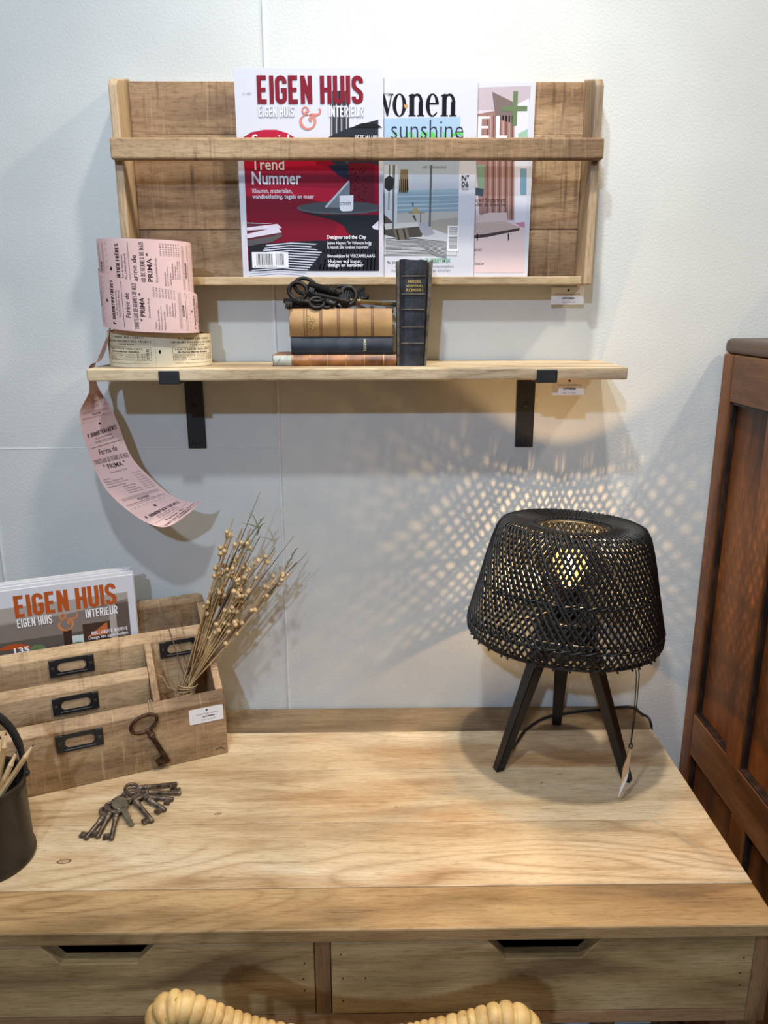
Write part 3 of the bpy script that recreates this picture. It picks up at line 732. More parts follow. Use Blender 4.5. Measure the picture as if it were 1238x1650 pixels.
x, y = q(600, 186); serif_word(a, x, y, .0300, P(16, 15, 18), .1255)
x, y = q(652, 171); a.poly([(x, y-.004), (x-.0032, y+.0005), (x-.0022, y+.003), (x, y+.0015), (x+.0022, y+.003), (x+.0032, y+.0005)], P(206, 150, 92))
a.text('ZOMER', *q(606, 155), .022, .0040, M['ink_grey'])
a.text('LIVING', *q(634, 236), .104, .0230, P(96, 196, 92), bold=.012)
a.text('sunshine', *q(629, 221), .1080, .0260, P(34, 40, 52), bold=-.012)
a.text('HET STRANDHUIS', *q(680, 267), .036, .0032, M['ink_grey'])
a.text('N°', *q(743, 287), .0110, .0085, M['ink'], bold=.02); a.text('06', *q(742.5, 297), .0110, .0080, M['ink'], bold=.015); a.text('2020', *q(743, 302), .0105, .0034, M['ink_grey'])
x, y = q(721, 402); barcode(a, x, y, .0172, .0370, True)
a.text('4x binnenkijken en wonen', *q(625, 424), .062, .0056, P(40, 40, 44)); a.text('KLEURBETMIX', *q(678, 421), .0470, .0062, P(84, 168, 110), bold=.01)
a.text('met hun favoriete woonpastellen', *q(638, 430), .091, .0045, M['ink_grey']); a.text('met heerlijk weinig om te smullen', *q(632, 437), .0920, .0045, M['ink_grey'])
a.build('cover_print', face, mag2, clip=(0, W2, 0, H2))

# ---- third magazine
W3, H3 = .2133, .2780
mag3 = magazine('magazine', .0306, 1.5317, W3, H3, -.0358, .0045, 'interior magazine with pink daybed and curtain on the cover, rightmost in the rack')
q = quadmap((630, 137), (861, 132), (631, 444), (848, 444), W3, H3)
a = Art()
a.poly(qp((640, 148), (853, 141), (845, 262), (843, 437), (640, 437)), P(206, 194, 200))
a.poly(qp((700, 146), (853, 141), (851, 165), (812, 192), (800, 178), (700, 178)), P(186, 172, 178))
a.poly(qp((760, 185), (800, 178), (826, 188), (826, 350), (784, 352), (770, 340)), P(150, 116, 108))
a.poly(qp((790, 150), (830, 168), (830, 200), (796, 190)), P(120, 104, 100))
for i in range(9):
    xx = 782+i*5; a.poly(qp((xx, 186), (xx+2.0, 186), (xx+1.6, 350), (xx-.4, 350)), P(186, 150, 140) if i % 2 else P(110, 78, 72), lay=a.lay)
a.poly(qp((828, 170), (850, 160), (845, 357), (828, 357)), P(214, 212, 220))
a.poly(qp((832, 214), (848, 206), (848, 222), (834, 224)), P(150, 186, 160)); a.poly(qp((836, 268), (846.5, 268), (846, 310), (836.5, 310)), P(120, 156, 178))
a.poly(qp((766, 262), (779, 262), (778, 300), (768, 306)), P(128, 152, 128)); a.poly(qp((764, 298), (777, 300), (776, 312), (764, 310)), P(60, 78, 92))
a.poly(qp((640, 352), (843.5, 356), (843, 437), (640, 437)), P(218, 196, 196))
a.poly(qp((828, 355), (843.5, 353), (843.5, 363), (836, 361)), P(190, 130, 158))
a.poly(qp((700, 342), (766, 344), (786, 338), (814, 338), (816, 350), (790, 354), (700, 360)), P(202, 182, 178))
a.poly(qp((700, 358), (812, 352), (836, 362), (834, 368), (780, 376), (700, 380)), P(188, 166, 160))
a.poly(qp((700, 380), (780, 373), (835, 363), (835, 367), (782, 378), (700, 386)), P(74, 62, 60))
for xx in (816, 766): a.poly(qp((xx, 372), (xx+2.2, 372), (xx+1.8, 384), (xx+.4, 384)), P(46, 40, 40), lay=a.lay)
a.caps('MEUBEL', *q(640, 221), .1640, .0310, P(244, 242, 246), wt=.05, gap=.11)
x, y = q(818, 176); gm = P(104, 122, 86)
a.rect(x+.005, y-.0230, x+.0122, y+.0240, gm); a.rect(x-.0110, y-.0030, x+.0270, y+.0040, gm)
a.text('vernieuwd fundament', *q(745, 321), .0640, .0062, P(52, 40, 44), bold=.008); a.text('onder de branche', *q(757, 328), .0530, .0060, P(52, 40, 44), bold=.008)
a.text('kunst', *q(757, 401), .0170, .0054, P(52, 40, 44)); a.text('het beste', *q(752, 424), .0250, .0054, P(52, 40, 44))
a.build('cover_print', face, mag3, clip=(0, W3, 0, H3))

# ------------------------------------------------------------------ price tags on the wall
def price_tag(x0, z0, w, h, y, label, lines, rot=0.0):
    e = empty('price_tag', (x0, y, z0), 0, label, 'price tag'); e.rotation_euler = (0, rot, 0)
    MB().box((0, 0, 0), (w, .0004, h), .0001, 1).build('card', M['paper'], e)
    a = Art(); ink = P(40, 38, 60)
    a.ell(w*.52, h*.84, h*.075, h*.075, P(70, 66, 60), n=16)
    for i, (t, xa, ww, hh, bd) in enumerate(lines): a.text(t, w*xa, h*(.55-.24*i), w*ww, h*hh, ink, bold=bd)
    a.build('tag_print', face, e, base=.0001)
    return e
price_tag(.2873, 1.4895, .0535, .0262, -.0160, 'small white price tag hanging under the magazine rack', (('Vintage mango magazine rack', .13, .74, .10, .0), ('ACFW000220', .33, .38, .12, .04), ('Prijs  € 39,50', .33, .40, .11, .0)))
price_tag(.2747, 1.3545, .0493, .0262, -.1150, 'small white price tag hanging under the wall shelf by its bracket', (('Costum wall shelf 80 cm', .18, .70, .09, .0), ('ACFW000208', .33, .40, .12, .04), ('Prijs  € 15,95', .33, .40, .10, .0)))

# ------------------------------------------------------------------ books on the shelf
def book_flat(loc, L_, T_, D_, cover, label, round_=.25, bands=(), rz=0.0, deco=None, bandm=None):
    """spine along x at the front (-y), lying flat"""
    e = empty('old_book', loc, rz, label, 'book')
    n = 10; pts = []
    for i in range(n+1):
        t = -1+2*i/n; pts.append((-round_*T_*math.cos(t*PI/2)*.9, T_/2+t*T_/2))
    sp = pts+[(.004, T_), (.004, 0)]
    MB().prism(sp, 0, L_, lambda p, q_, nn: (nn, p, q_), .0008, 1).build('spine', cover, e)
    MB().box((-.0005, .002, 0), (L_+.001, D_, .0022), .0008).build('lower_board', cover, e)
    MB().box((-.0005, .002, T_-.0022), (L_+.001, D_, T_), .0008).build('upper_board', cover, e)
    MB().box((.003, .004, .0022), (L_-.003, D_-.003, T_-.0022)).build('page_block', M['pages'], e)
    for x in bands:
        sb = [(p*1.0-.0007, q_) for p, q_ in pts]
        MB().prism(sb+[(p+.002, q_) for p, q_ in pts[::-1]], x-.0009, x+.0009, lambda p, q_, nn: (nn, p, q_)).build('spine_band', bandm or M['gold'], e)
    def surf(x, z, d):
        t = (z/T_)*2-1; return (x, -round_*T_*math.cos(t*PI/2)*.9-d-.0003, z)
    if deco: deco(e, surf)
    return e
ZS = 1.3998
def deco1(e, surf):
    a = Art(); a.rect(0.0008, .0012, .0285, .0160, M['spine_label'], n=2)
    nz = 6
    mb = MB()
    for i in range(nz):
        z0, z1 = .001+i*.0150/nz, .001+(i+1)*.0150/nz
        mb.add([surf(.001, z0, .0003), surf(.0285, z0, .0003), surf(.0285, z1, .0003), surf(.001, z1, .0003)], [(0, 1, 2, 3)])
    mb.build('spine_label', M['spine_label'], e)
    MB().tube([surf(.006, .003, .0006), surf(.010, .009, .0006), surf(.012, .013, .0006)], .0003, 4).build('ink_mark', M['ink'], e)
book_flat((-.1528, -.1130, ZS), .1880, .0170, .085, M['brown_leather'], 'thin marbled brown leather book at the bottom of the lying stack', .3, (.030, .0565, .083, .111, .139, .168), deco=deco1, bandm=noisy('worn_gilt', rgb(130, 92, 50), rgb(196, 150, 92), 200, rough=.5))
def deco2(e, surf):
    a = Art(); a.text('MISSEL', 0, 0, .0185, .0040, P(190, 184, 160), bold=.02)
    b = Art(); b.merge(a, lambda x, y: (.1095+y, .0225-x)); b.build('spine_lettering', surf, e)
book_flat((-.1245, -.1120, ZS+.0172), .1540, .0258, .084, M['blue_cloth'], 'dark blue cloth book in the middle of the lying stack', .22, (), deco=deco2)
def deco3(e, surf):
    mb = MB()
    for k in range(6):
        cx, cz = .0325+.004*math.sin(k*2.1), .011+k*.0036
        mb.tube([surf(cx+.0035*math.cos(t*PI/4), cz+.0022*math.sin(t*PI/4), .0003) for t in range(9)], .0003, 4)
    mb.build('blind_tooling', M['gold'], e)
bt = noisy('vellum_band', rgb(118, 80, 46), rgb(150, 106, 62), 40, rough=.6)
book_flat((-.1260, -.1120, ZS+.0432), .1545, .0410, .086, M['tan_leather'], 'thick tan vellum book on top of the lying stack', .18, (.0225, .0265, .0465, .0490, .0725, .0750, .0980, .1005, .1235, .1260), deco=deco3, bandm=bt)
# standing missal
bk = empty('old_book', (.0388, -.1180, ZS), 0, 'black leather missal standing upright with gold lettering on its spine', 'book')
bw, bh, bd = .0385, .1530, .0440
def bx(z): return .0045*(z/bh)        # the spine leans open a little towards the top
def spine_poly(ins=0.0):
    return [(.0+ins, .003), (.0015+ins, -.001), (.008, -.0048), (bw/2, -.0062), (bw-.008, -.0048), (bw-.0015-ins, -.001), (bw-ins, .003)]
sp = spine_poly(); mb = MB(); n = len(sp); zz = [0, .03, .06, .09, .12, bh-.003, bh]
vs = [(x*(1+.10*z/bh)-.0005, y, z+(.0022*math.sin(x*300) if z == bh else 0)) for z in zz for x, y in sp]
vs += [(x*(1+.10*z/bh)-.0005, .0045, z) for z in zz for x in (bw, 0.0)]
fs = [(i*n+j, i*n+j+1, (i+1)*n+j+1, (i+1)*n+j) for i in range(len(zz)-1) for j in range(n-1)]
k0 = len(zz)*n
fs += [(k0+2*i, k0+2*i+1, k0+2*i+3, k0+2*i+2) for i in range(len(zz)-1)]
fs += [(i*n+n-1, k0+2*i, k0+2*i+2, (i+1)*n+n-1) for i in range(len(zz)-1)]+[(k0+2*i+1, i*n, (i+1)*n, k0+2*i+3) for i in range(len(zz)-1)]
t = len(zz)-1
fs += [tuple([t*n+j for j in range(n)]+[k0+2*t, k0+2*t+1])]
mb.add(vs, fs); mb.build('spine', M['black_leather'], bk)
MB().prism([(-.0030, 0), (.0006, 0), (.0006, bh-.002), (-.0042, bh-.001)], .000, bd, lambda p, q_, nn: (p, nn, q_), .0008).build('front_board', M['worn_leather'], bk)
MB().prism([(bw-.0004, 0), (bw+.0026, 0), (bw+.0110, bh+.001), (bw+.0052, bh-.002)], .000, bd, lambda p, q_, nn: (p, nn, q_), .0008).build('back_board', M['worn_leather'], bk)
MB().box((.0008, .005, .002), (bw-.001, bd-.003, bh-.004)).build('page_block', M['pages'], bk)
def bsurf(x, z, d):
    s_ = 1+.10*z/bh; xx = x/s_ if s_ else x
    pts = spine_poly(); y = -.005
    for (xa, ya), (xb, yb) in zip(pts[:-1], pts[1:]):
        if xa <= xx <= xb: y = ya+(yb-ya)*(xx-xa)/max(xb-xa, 1e-6)
    return (x-.0005, y-d, z)
for z in (.0335, .0575, .0825, .1045, .1300):
    MB().tube([bsurf(x, z, .0002) for x in [.0045+i*(bw-.007)*(1+.1*z/bh)/10 for i in range(11)]], .0013, 6).build('raised_band', M['worn_leather'], bk)
a = Art()
for i, (t_, x0_, w_) in enumerate((('MISSEL', .0125, .0210), ('VESPÉRAL', .0095, .0265), ('ROMAIN', .0105, .0250))):
    a.text(t_, x0_, .1205-i*.0060, w_, .0046, M['gold'], bold=.03)
a.build('spine_lettering', bsurf, bk)
MB().prism([(.024, bh-.006), (.031, bh-.006), (.0385, bh+.006), (.033, bh+.002)], .012, .0124, lambda p, q_, nn: (p, nn, q_)).build('loose_page', M['paper'], bk)

# ------------------------------------------------------------------ keys
def make_key(parent, name, length, bow=(.012, .016), r=.0028, bit=(.010, .009), mat=None, style='ring', loc=(0, 0, 0), rot=None, notch=2, bit_side=1, shank_mat=None):
    """bow at the origin, shank along +x, bit in the local xy plane"""
    e = bpy.data.objects.new(name, None); C.objects.link(e)
    if parent: e.parent = parent
    e.location = loc
    if rot is not None: e.rotation_mode = 'QUATERNION'; e.rotation_quaternion = rot
    mt = mat or M['iron']; a, b = bow; br = r*.72
    mb = MB()
    if style == 'trefoil':
        for cx, cy in ((0, a*.62), (0, -a*.62), (-a*.95, 0)):
            mb.tube([(cx+a*.55*math.cos(2*PI*i/16), cy+a*.55*math.sin(2*PI*i/16), 0) for i in range(16)], br*.8, 6, closed=True)
    else:
        mb.tube([(a*math.cos(2*PI*i/28), b*math.sin(2*PI*i/28), 0) for i in range(28)], br, 8, closed=True)
    if style == 'grill':
        for k in (-.45, 0, .45):
            yy = b*k; xx = a*math.sqrt(max(0, 1-k*k)); mb.tube([(-xx, yy, 0), (xx, yy, 0)], br*.7, 6)
    mb.build('bow', mt, e)
    x0 = a*.9; mb = MB()
    pr = [(x0, r*.8), (x0+.004, r*1.15), (x0+.010, r*1.15), (x0+.0105, r*1.4), (x0+.0125, r*1.4), (x0+.013, r*1.05), (x0+.0145, r*1.05), (x0+.015, r*1.35), (x0+.0165, r*1.35), (x0+.018, r), (length-.001, r), (length, r*.75)]
    mb.tube([(p, 0, 0) for p, _ in pr], [q_ for _, q_ in pr], 10)
    mb.build('shank', shank_mat or mt, e)
    bw_, bh_ = bit; s = bit_side; x1 = length-.003; mb = MB(); t = r*.55
    pts = [(x1-bw_, 0), (x1-bw_, bh_+r)]
    for k in range(notch):
        xa = x1-bw_+bw_*(k+.55)/(notch+.4); pts += [(xa, bh_+r), (xa, bh_*.55+r), (xa+bw_*.16, bh_*.55+r), (xa+bw_*.16, bh_+r)]
    pts += [(x1, bh_+r), (x1, 0)]
    vs = [(px, s*py, -t) for px, py in pts]+[(px, s*py, t) for px, py in pts]; n = len(pts)
    tr = [tuple(f) for f in geometry.tessellate_polygon([[Vector((px, py, 0)) for px, py in pts]])]
    mb.add(vs, [f[::-1] for f in tr]+[tuple(i+n for i in f) for f in tr]+[(i, (i+1) % n, n+(i+1) % n, n+i) for i in range(n)])
    mb.build('bit', mt, e)
    return e
def frame_quat(xdir, zdir):
    x = Vector(xdir).normalized(); z = Vector(zdir); z = (z-x*z.dot(x)).normalized(); y = z.cross(x)
    return Matrix((x, y, z)).transposed().to_quaternion()
def key_to(parent, bowp, tip, up=(0, 0, 1), **kw):
    bowp, tip = Vector(bowp), Vector(tip); d = tip-bowp
    return make_key(parent, 'key', d.length, loc=bowp, rot=frame_quat(d, up), **kw)

kb = empty('key_bunch', (-.372, -.296, ZT), 0, 'bunch of small old keys lying loose on the desktop', 'keys')
O = Vector((-.372, -.296, ZT))
def on(x, y, z): return Vector((x, y, ZT+z))-O
DK = [((176, 1310), (138, 1355), .0042, 'ring', 1, -1), ((184, 1305), (157, 1353), .0062, 'ring', 2, -1), ((191, 1309), (179.5, 1356), .0080, 'ring', 1, -1),
      ((211, 1289), (246, 1327), .0090, 'grill', 2, -1), ((229, 1288), (267, 1309), .0082, 'trefoil', 1, -1), ((213, 1280), (286, 1266), .0100, 'ring', 1, -1),
      ((216, 1283), (292, 1281), .0075, 'ring', 1, 1), ((214, 1288), (280, 1291), .0050, 'ring', 1, -1)]
def desk_pt(u, v):
    # desktop point measured in the photograph
    D, cz, pi_, ya, ro, f = 1.30564, 1.48923, .2620986, .0128497, -.0023931, 1243.107
    F = Vector((math.sin(ya)*math.cos(pi_), math.cos(ya)*math.cos(pi_), -math.sin(pi_))); R = Vector((math.cos(ya), -math.sin(ya), 0)); U = R.cross(F)
    R, U = math.cos(ro)*R+math.sin(ro)*U, -math.sin(ro)*R+math.cos(ro)*U
    d = F+R*(u-619)/f-U*(v-825)/f; t = (ZT-cz)/d.z
    return Vector((0, -D, cz))+d*t
for (b0, b1), (t0, t1), hz, sty, nt, sd in DK:
    pb, pt = desk_pt(b0, b1), desk_pt(t0, t1)
    key_to(kb, on(pb.x, pb.y, hz), on(pt.x, pt.y, .0032), style=sty, bow=(.0095, .0125) if sty != 'trefoil' else (.009, .009), r=.0036, bit=(.0085, .0085), notch=nt, bit_side=sd, mat=M['iron'])
# flat modern key on the ring
pb, pt = desk_pt(195, 1307), desk_pt(215, 1334); d = (pt-pb); ln = d.length
fk = bpy.data.objects.new('key', None); C.objects.link(fk); fk.parent = kb; fk.location = on(pb.x, pb.y, .0118); fk.rotation_mode = 'QUATERNION'
fk.rotation_quaternion = frame_quat((d.x, d.y, -.009), (.1, -.1, 1))
MB().prism([(-.012+.0145*math.cos(t)*.9, .0115*math.sin(t)) for t in [2*PI*i/18 for i in range(18)]], -.0009, .0009, lambda p, q_, n_: (p+.010, q_, n_), .0003, 1).build('bow', M['steel_key'], fk)
MB().prism([(.008, -.0042), (ln-.004, -.0042), (ln, -.001), (ln-.002, .003), (ln-.006, .0018), (ln-.010, .0036), (ln-.014, .002), (ln-.018, .004), (.008, .0042)], -.0009, .0009, lambda p, q_, n_: (p, q_, n_), .0002, 1).build('blade', M['steel_key'], fk)
pr = desk_pt(197, 1299)
MB().tube([(.014*math.cos(2*PI*i/30), .014*math.sin(2*PI*i/30), .0015*math.sin(4*PI*i/30)) for i in range(30)], .0009, 6, closed=True).build('ring', M['iron'], kb, loc=on(pr.x, pr.y, .0105))

# bunch on the books
ZB = ZS+.0432+.0410
kt = empty('key_bunch', (-.055, -.085, ZB), 0, 'bunch of large dark iron keys piled on the lying book stack', 'keys')
O2 = Vector((-.055, -.085, ZB))
def tb(x, y, z): return Vector((x, y, ZB+z))-O2
key_to(kt, tb(-.114, -.088, .026), tb(-.0360, -.1010, .0090), up=(.2, -1, .1), bow=(.014, .0125), r=.0046, bit=(.011, .011), mat=M['iron_dark'])
key_to(kt, tb(-.104, -.078, .033), tb(-.0300, -.0800, .0150), up=(.3, -1, .2), bow=(.016, .012), r=.0042, bit=(.010, .010), mat=M['iron_dark'])
key_to(kt, tb(-.038, -.093, .0185), tb(-.0975, -.0930, .0355), up=(0, -1, .4), bow=(.012, .014), r=.0055, bit=(.008, .006), mat=M['iron_dark'])
key_to(kt, tb(-.085, -.106, .0085), tb(-.1340, -.1090, .0120), up=(0, -.7, .8), bow=(.011, .011), r=.0040, bit=(.010, .011), mat=M['iron_dark'], bit_side=1)
key_to(kt, tb(-.070, -.100, .0060), tb(-.1300, -.1040, .0030), up=(0, -.4, 1), bow=(.010, .012), r=.0038, bit=(.009, .009), mat=M['iron_dark'], bit_side=-1)
key_to(kt, tb(-.047, -.090, .0130), tb(.0345, -.0980, .0055), up=(0, -1, .3), bow=(.012, .013), r=.0036, bit=(.012, .010), mat=M['iron_dark'], shank_mat=M['brass'], bit_side=-1)
key_to(kt, tb(-.040, -.070, .0240), tb(-.0120, -.0720, .0170), up=(0, -1, 0), bow=(.018, .009), r=.0036, bit=(.006, .010), mat=M['iron_dark'])
key_to(kt, tb(-.042, -.075, .0150), tb(-.0100, -.0760, .0145), up=(0, -1, 0), bow=(.010, .011), r=.0032, bit=(.008, .013), mat=M['iron_dark'], bit_side=1)
key_to(kt, tb(-.085, -.094, .0140), tb(-.0560, -.1120, .0060), up=(0, -.3, 1), bow=(.010, .011), r=.0042, bit=(.008, .007), mat=M['iron_dark'])

# ------------------------------------------------------------------ ticket rolls
def strip_mesh(name, rows, mat, parent, back=None, th=.00035):
    """rows: list of (edgeA, edgeB) points along the strip -> thin ribbon with real thickness"""
    mb = MB(); n = len(rows); k = 5; P_ = []
    for i, (a, b) in enumerate(rows):
        a, b = Vector(a), Vector(b); P_.append([a.lerp(b, j/k) for j in range(k+1)])
    nr = []
    for i in range(n):
        t = Vector(rows[min(i+1, n-1)][0])+Vector(rows[min(i+1, n-1)][1])-Vector(rows[max(i-1, 0)][0])-Vector(rows[max(i-1, 0)][1])
        nr.append(t.cross(Vector(rows[i][1])-Vector(rows[i][0])).normalized())
    vs = [p for i in range(n) for p in P_[i]]+[p-nr[i]*th for i in range(n) for p in P_[i]]
    m_ = k+1; fs = []; o = n*m_
    for i in range(n-1):
        for j in range(k): fs.append((i*m_+j, (i+1)*m_+j, (i+1)*m_+j+1, i*m_+j+1))
    f2 = [(a+o, d+o, c+o, b+o) for a, b, c, d in fs]
    mb.add(vs, fs, True, 0); mb.add(vs, f2, True, 1)
    side = []
    for i in range(n-1):
        side += [(i*m_, o+i*m_, o+(i+1)*m_, (i+1)*m_), (i*m_+k, (i+1)*m_+k, o+(i+1)*m_+k, o+i*m_+k)]
    side += [tuple([j for j in range(k+1)]+[o+j for j in range(k, -1, -1)]), tuple([(n-1)*m_+j for j in range(k, -1, -1)]+[o+(n-1)*m_+j for j in range(k+1)])]
    mb.add(vs, side, False, 0)
    return mb.build(name, [mat, back or mat], parent), nr
def pink_ticket():
    """one flour ticket, 1 x 1: u along the strip, v across; lettering runs across the strip"""
    a = Art(); k = P(58, 42, 44, .7); k2 = P(96, 76, 76, .7)
    def up(fn, t, u, v0, vl, h, m, **kw):
        b = Art(); getattr(b, fn)(t, 0, 0, vl, h, m, **kw); a.merge(b, lambda x, y: (u-y, v0+x), a.lay)
    a.ell(.04, .52, .016, .03, P(60, 30, 28, .8), n=14)
    up('caps', 'P. DUMORTIER FRÈRES', .155, .10, .82, .055, k, wt=.09)
    up('text', '105, Rue du Renouveau', .195, .28, .46, .026, k2, bold=.01); up('text', 'TOURCOING (Nord)', .235, .24, .52, .030, k2, bold=.01)
    a.rect(.255, .06, .2595, .94, k)
    up('text', 'Farine de', .335, .26, .48, .050, k, bold=.01); up('caps', 'TOURTEAUX DE GERMES DE MAÏS'.replace('Ï', 'I'), .415, .05, .90, .052, k, wt=.062, gap=.1)
    up('text', '" PRIMA "', .485, .22, .55, .052, k, bold=.015); up('text', 'Deuxième Fruit', .535, .30, .40, .022, k2)
    for i, (t_, v0, vl) in enumerate((('Cellulose', .06, .16), ('Matières albuminoïdes', .06, .42), ('Matières hydrocarbonées', .06, .50), ('Matières minérales', .06, .40), ('Humidité', .36, .26), ('Cellulose', .36, .22), ('Matières Grasses', .36, .30), ('Mélasse pures', .36, .30))):
        u = .59+i*.030; up('text', t_, u, v0, vl, .018, k2); up('text', '12,5 à 8 %', u, .74, .20, .018, k2)
    for u in (.835, .845, .855, .865): a.rect(u, .10, u+.0018, .92, k2)
    up('text', '02008', .905, .38, .26, .030, k, bold=.01); a.rect(.925, .06, .9285, .94, k); a.rect(.945, .06, .947, .94, k2)
    for i in range(10): a.rect(.985, .05+i*.095, .988, .09+i*.095, k2, lay=a.lay)
    return a
PT = pink_ticket()

pk = empty('ticket_roll', (-.3430, -.0780, ZS+.050), 0, 'tall pink paper ticket roll with a loose end curling down past the shelf', 'ticket roll')
OP = Vector((-.3430, -.0780, ZS+.050))
def coil(cx, cy, r0, r1, th0, th1, ztop, zbot, n=64, ell=1.0, lean=0.0):
    rows = []
    for i in range(n+1):
        t = i/n; th = th0+(th1-th0)*t; r = r0+(r1-r0)*t
        zt, zb = ztop(th), zbot(th)
        c, s_ = math.cos(th), math.sin(th)*ell
        rows.append((Vector((cx+r*c, cy+r*s_, zb)), Vector((cx+r*c+lean*(zt-zb), cy+r*s_, zt))))
    return rows
def lay_on(rows, nr, u0, u1, flip=False):
    """print surface along a ribbon: x in 0..1 along rows[u0..u1], y in 0..1 across"""
    def S(x, y, d):
        f = u0+(u1-u0)*x; i = int(max(0, min(len(rows)-2, math.floor(f)))); k = f-i
        A = rows[i][0].lerp(rows[i+1][0], k); B = rows[i][1].lerp(rows[i+1][1], k); n_ = nr[i].lerp(nr[i+1], k)
        return A.lerp(B, 1-y if flip else y)+n_*d
    return S
def ticket_art(T, n_sub=1): return T
# inner, higher turn (angles: -PI = left, -PI/2 = towards the viewer, 0 = right)
def rel(rows, o): return [(Vector(a)-o, Vector(b)-o) for a, b in rows]
def lerp(a, b, t): return a+(b-a)*t
inner = rel(coil(-.3320, -.1195, .0672, .0672, -PI*1.05, PI*1.0, lambda th: 1.5780-.0040*math.sin(th*.5+.3), lambda th: 1.4960, 72, ell=.58), OP)
_, ni = strip_mesh('upper_turn', inner, M['pink'], pk, M['ticket_back'])
def zt2(th):
    t = (th+PI)/PI; return lerp(1.5430, 1.5050, min(1.2, max(-.2, t)))-.002*math.sin(PI*t)
def zb2(th):
    t = (th+PI)/PI; return lerp(1.4630, 1.4500, min(1.1, max(-.1, t)))-.004*math.sin(PI*min(1, max(0, t)))
outer = rel(coil(-.3310, -.1195, .0698, .0712, -PI*1.08, PI*.85, zt2, zb2, 72, ell=.58), OP)
_, no = strip_mesh('lower_turn', outer, M['pink'], pk, M['ticket_back'])
def idx(th, lo, hi, n=72): return (th-lo)/(hi-lo)*n
for rows, nr, lo, hi, spans, nm in ((inner, ni, -PI*1.05, PI, ((-PI*.735, -PI*.06), (-PI*1.04, -PI*.735)), 'upper_turn_print'), (outer, no, -PI*1.08, PI*.85, ((-PI*.80, -PI*.14), (-PI*.14, PI*.3), (-PI*1.06, -PI*.80)), 'lower_turn_print')):
    for j, (s0, s1) in enumerate(spans):
        S = lay_on(rows, nr, idx(s0, lo, hi), idx(s1, lo, hi))
        if s1-s0 < 1.2 and s0 < -PI*.9:
            PT.build(nm, lambda x, y, d, S=S: S((x-.62)/.38, y, d), pk, clip=(.63, 1, 0, 1))
        else: PT.build(nm, S, pk)
# loose end: leaves the roll at the back left, passes behind the cream roll, over the shelf end and hangs
def smooth_rows(keys, n=10):
    out = []
    for i in range(len(keys)-1):
        for j in range(n):
            t = j/n; row = []
            for k in (0, 1):
                p0, p1, p2, p3 = [Vector(keys[max(0, min(len(keys)-1, i+d)) ][k]) for d in (-1, 0, 1, 2)]
                row.append(.5*((2*p1)+(-p0+p2)*t+(2*p0-5*p1+4*p2-p3)*t*t+(-p0+3*p1-3*p2+p3)*t**3))
            out.append(tuple(row))
    out.append((Vector(keys[-1][0]), Vector(keys[-1][1]))); return out
tail_keys = [((-.3930, -.1180, 1.4660), (-.4010, -.0560, 1.4720)), ((-.3985, -.1180, 1.4340), (-.4215, -.0550, 1.4380)), ((-.4110, -.1160, 1.4100), (-.4360, -.0540, 1.4100)), ((-.4275, -.1150, 1.4035), (-.4420, -.0540, 1.4000)),
             ((-.4340, -.1140, 1.3900), (-.4440, -.0540, 1.3900)), ((-.4370, -.1080, 1.3620), (-.4420, -.0530, 1.3640)),
             ((-.4585, -.0990, 1.3270), (-.4240, -.0570, 1.3320)), ((-.4565, -.0960, 1.2880), (-.4120, -.0600, 1.3010)),
             ((-.4470, -.0950, 1.2440), (-.3960, -.0620, 1.2520)), ((-.4300, -.0950, 1.2040), (-.3660, -.0650, 1.2160)),
             ((-.4000, -.0970, 1.1720), (-.3360, -.0700, 1.1900)), ((-.3660, -.1000, 1.1490), (-.3080, -.0760, 1.1790)), ((-.3330, -.1050, 1.1450), (-.2890, -.0800, 1.1800)), ((-.2960, -.1100, 1.1690), (-.2760, -.0830, 1.1890))]
tail = rel(smooth_rows(tail_keys, 8), OP)
_, nt_ = strip_mesh('hanging_end', [(b, a) for a, b in tail][::-1], M['pink'], pk, M['ticket_back'])
tr_ = [(b, a) for a, b in tail][::-1]
nn_ = len(tr_)-1
def tailS(r0, r1):
    S = lay_on(tr_, nt_, r0, r1); return lambda x, y, d: S(1-x, 1-y, d)
def on_tail(r0, r1, x0=0.0, x1=1.0):
    S = lay_on(tail, [n_ for n_ in nt_[::-1]], r0, r1)
    PT.build('hanging_end_print', lambda x, y, d: S((x-x0)/(x1-x0), y, d), pk, clip=(x0+.01, x1, 0, 1))
on_tail(6*8+4, 10*8+1); on_tail(10*8+1, 12.6*8, 0, .58); on_tail(5*8, 6*8+4, .52, 1.0)

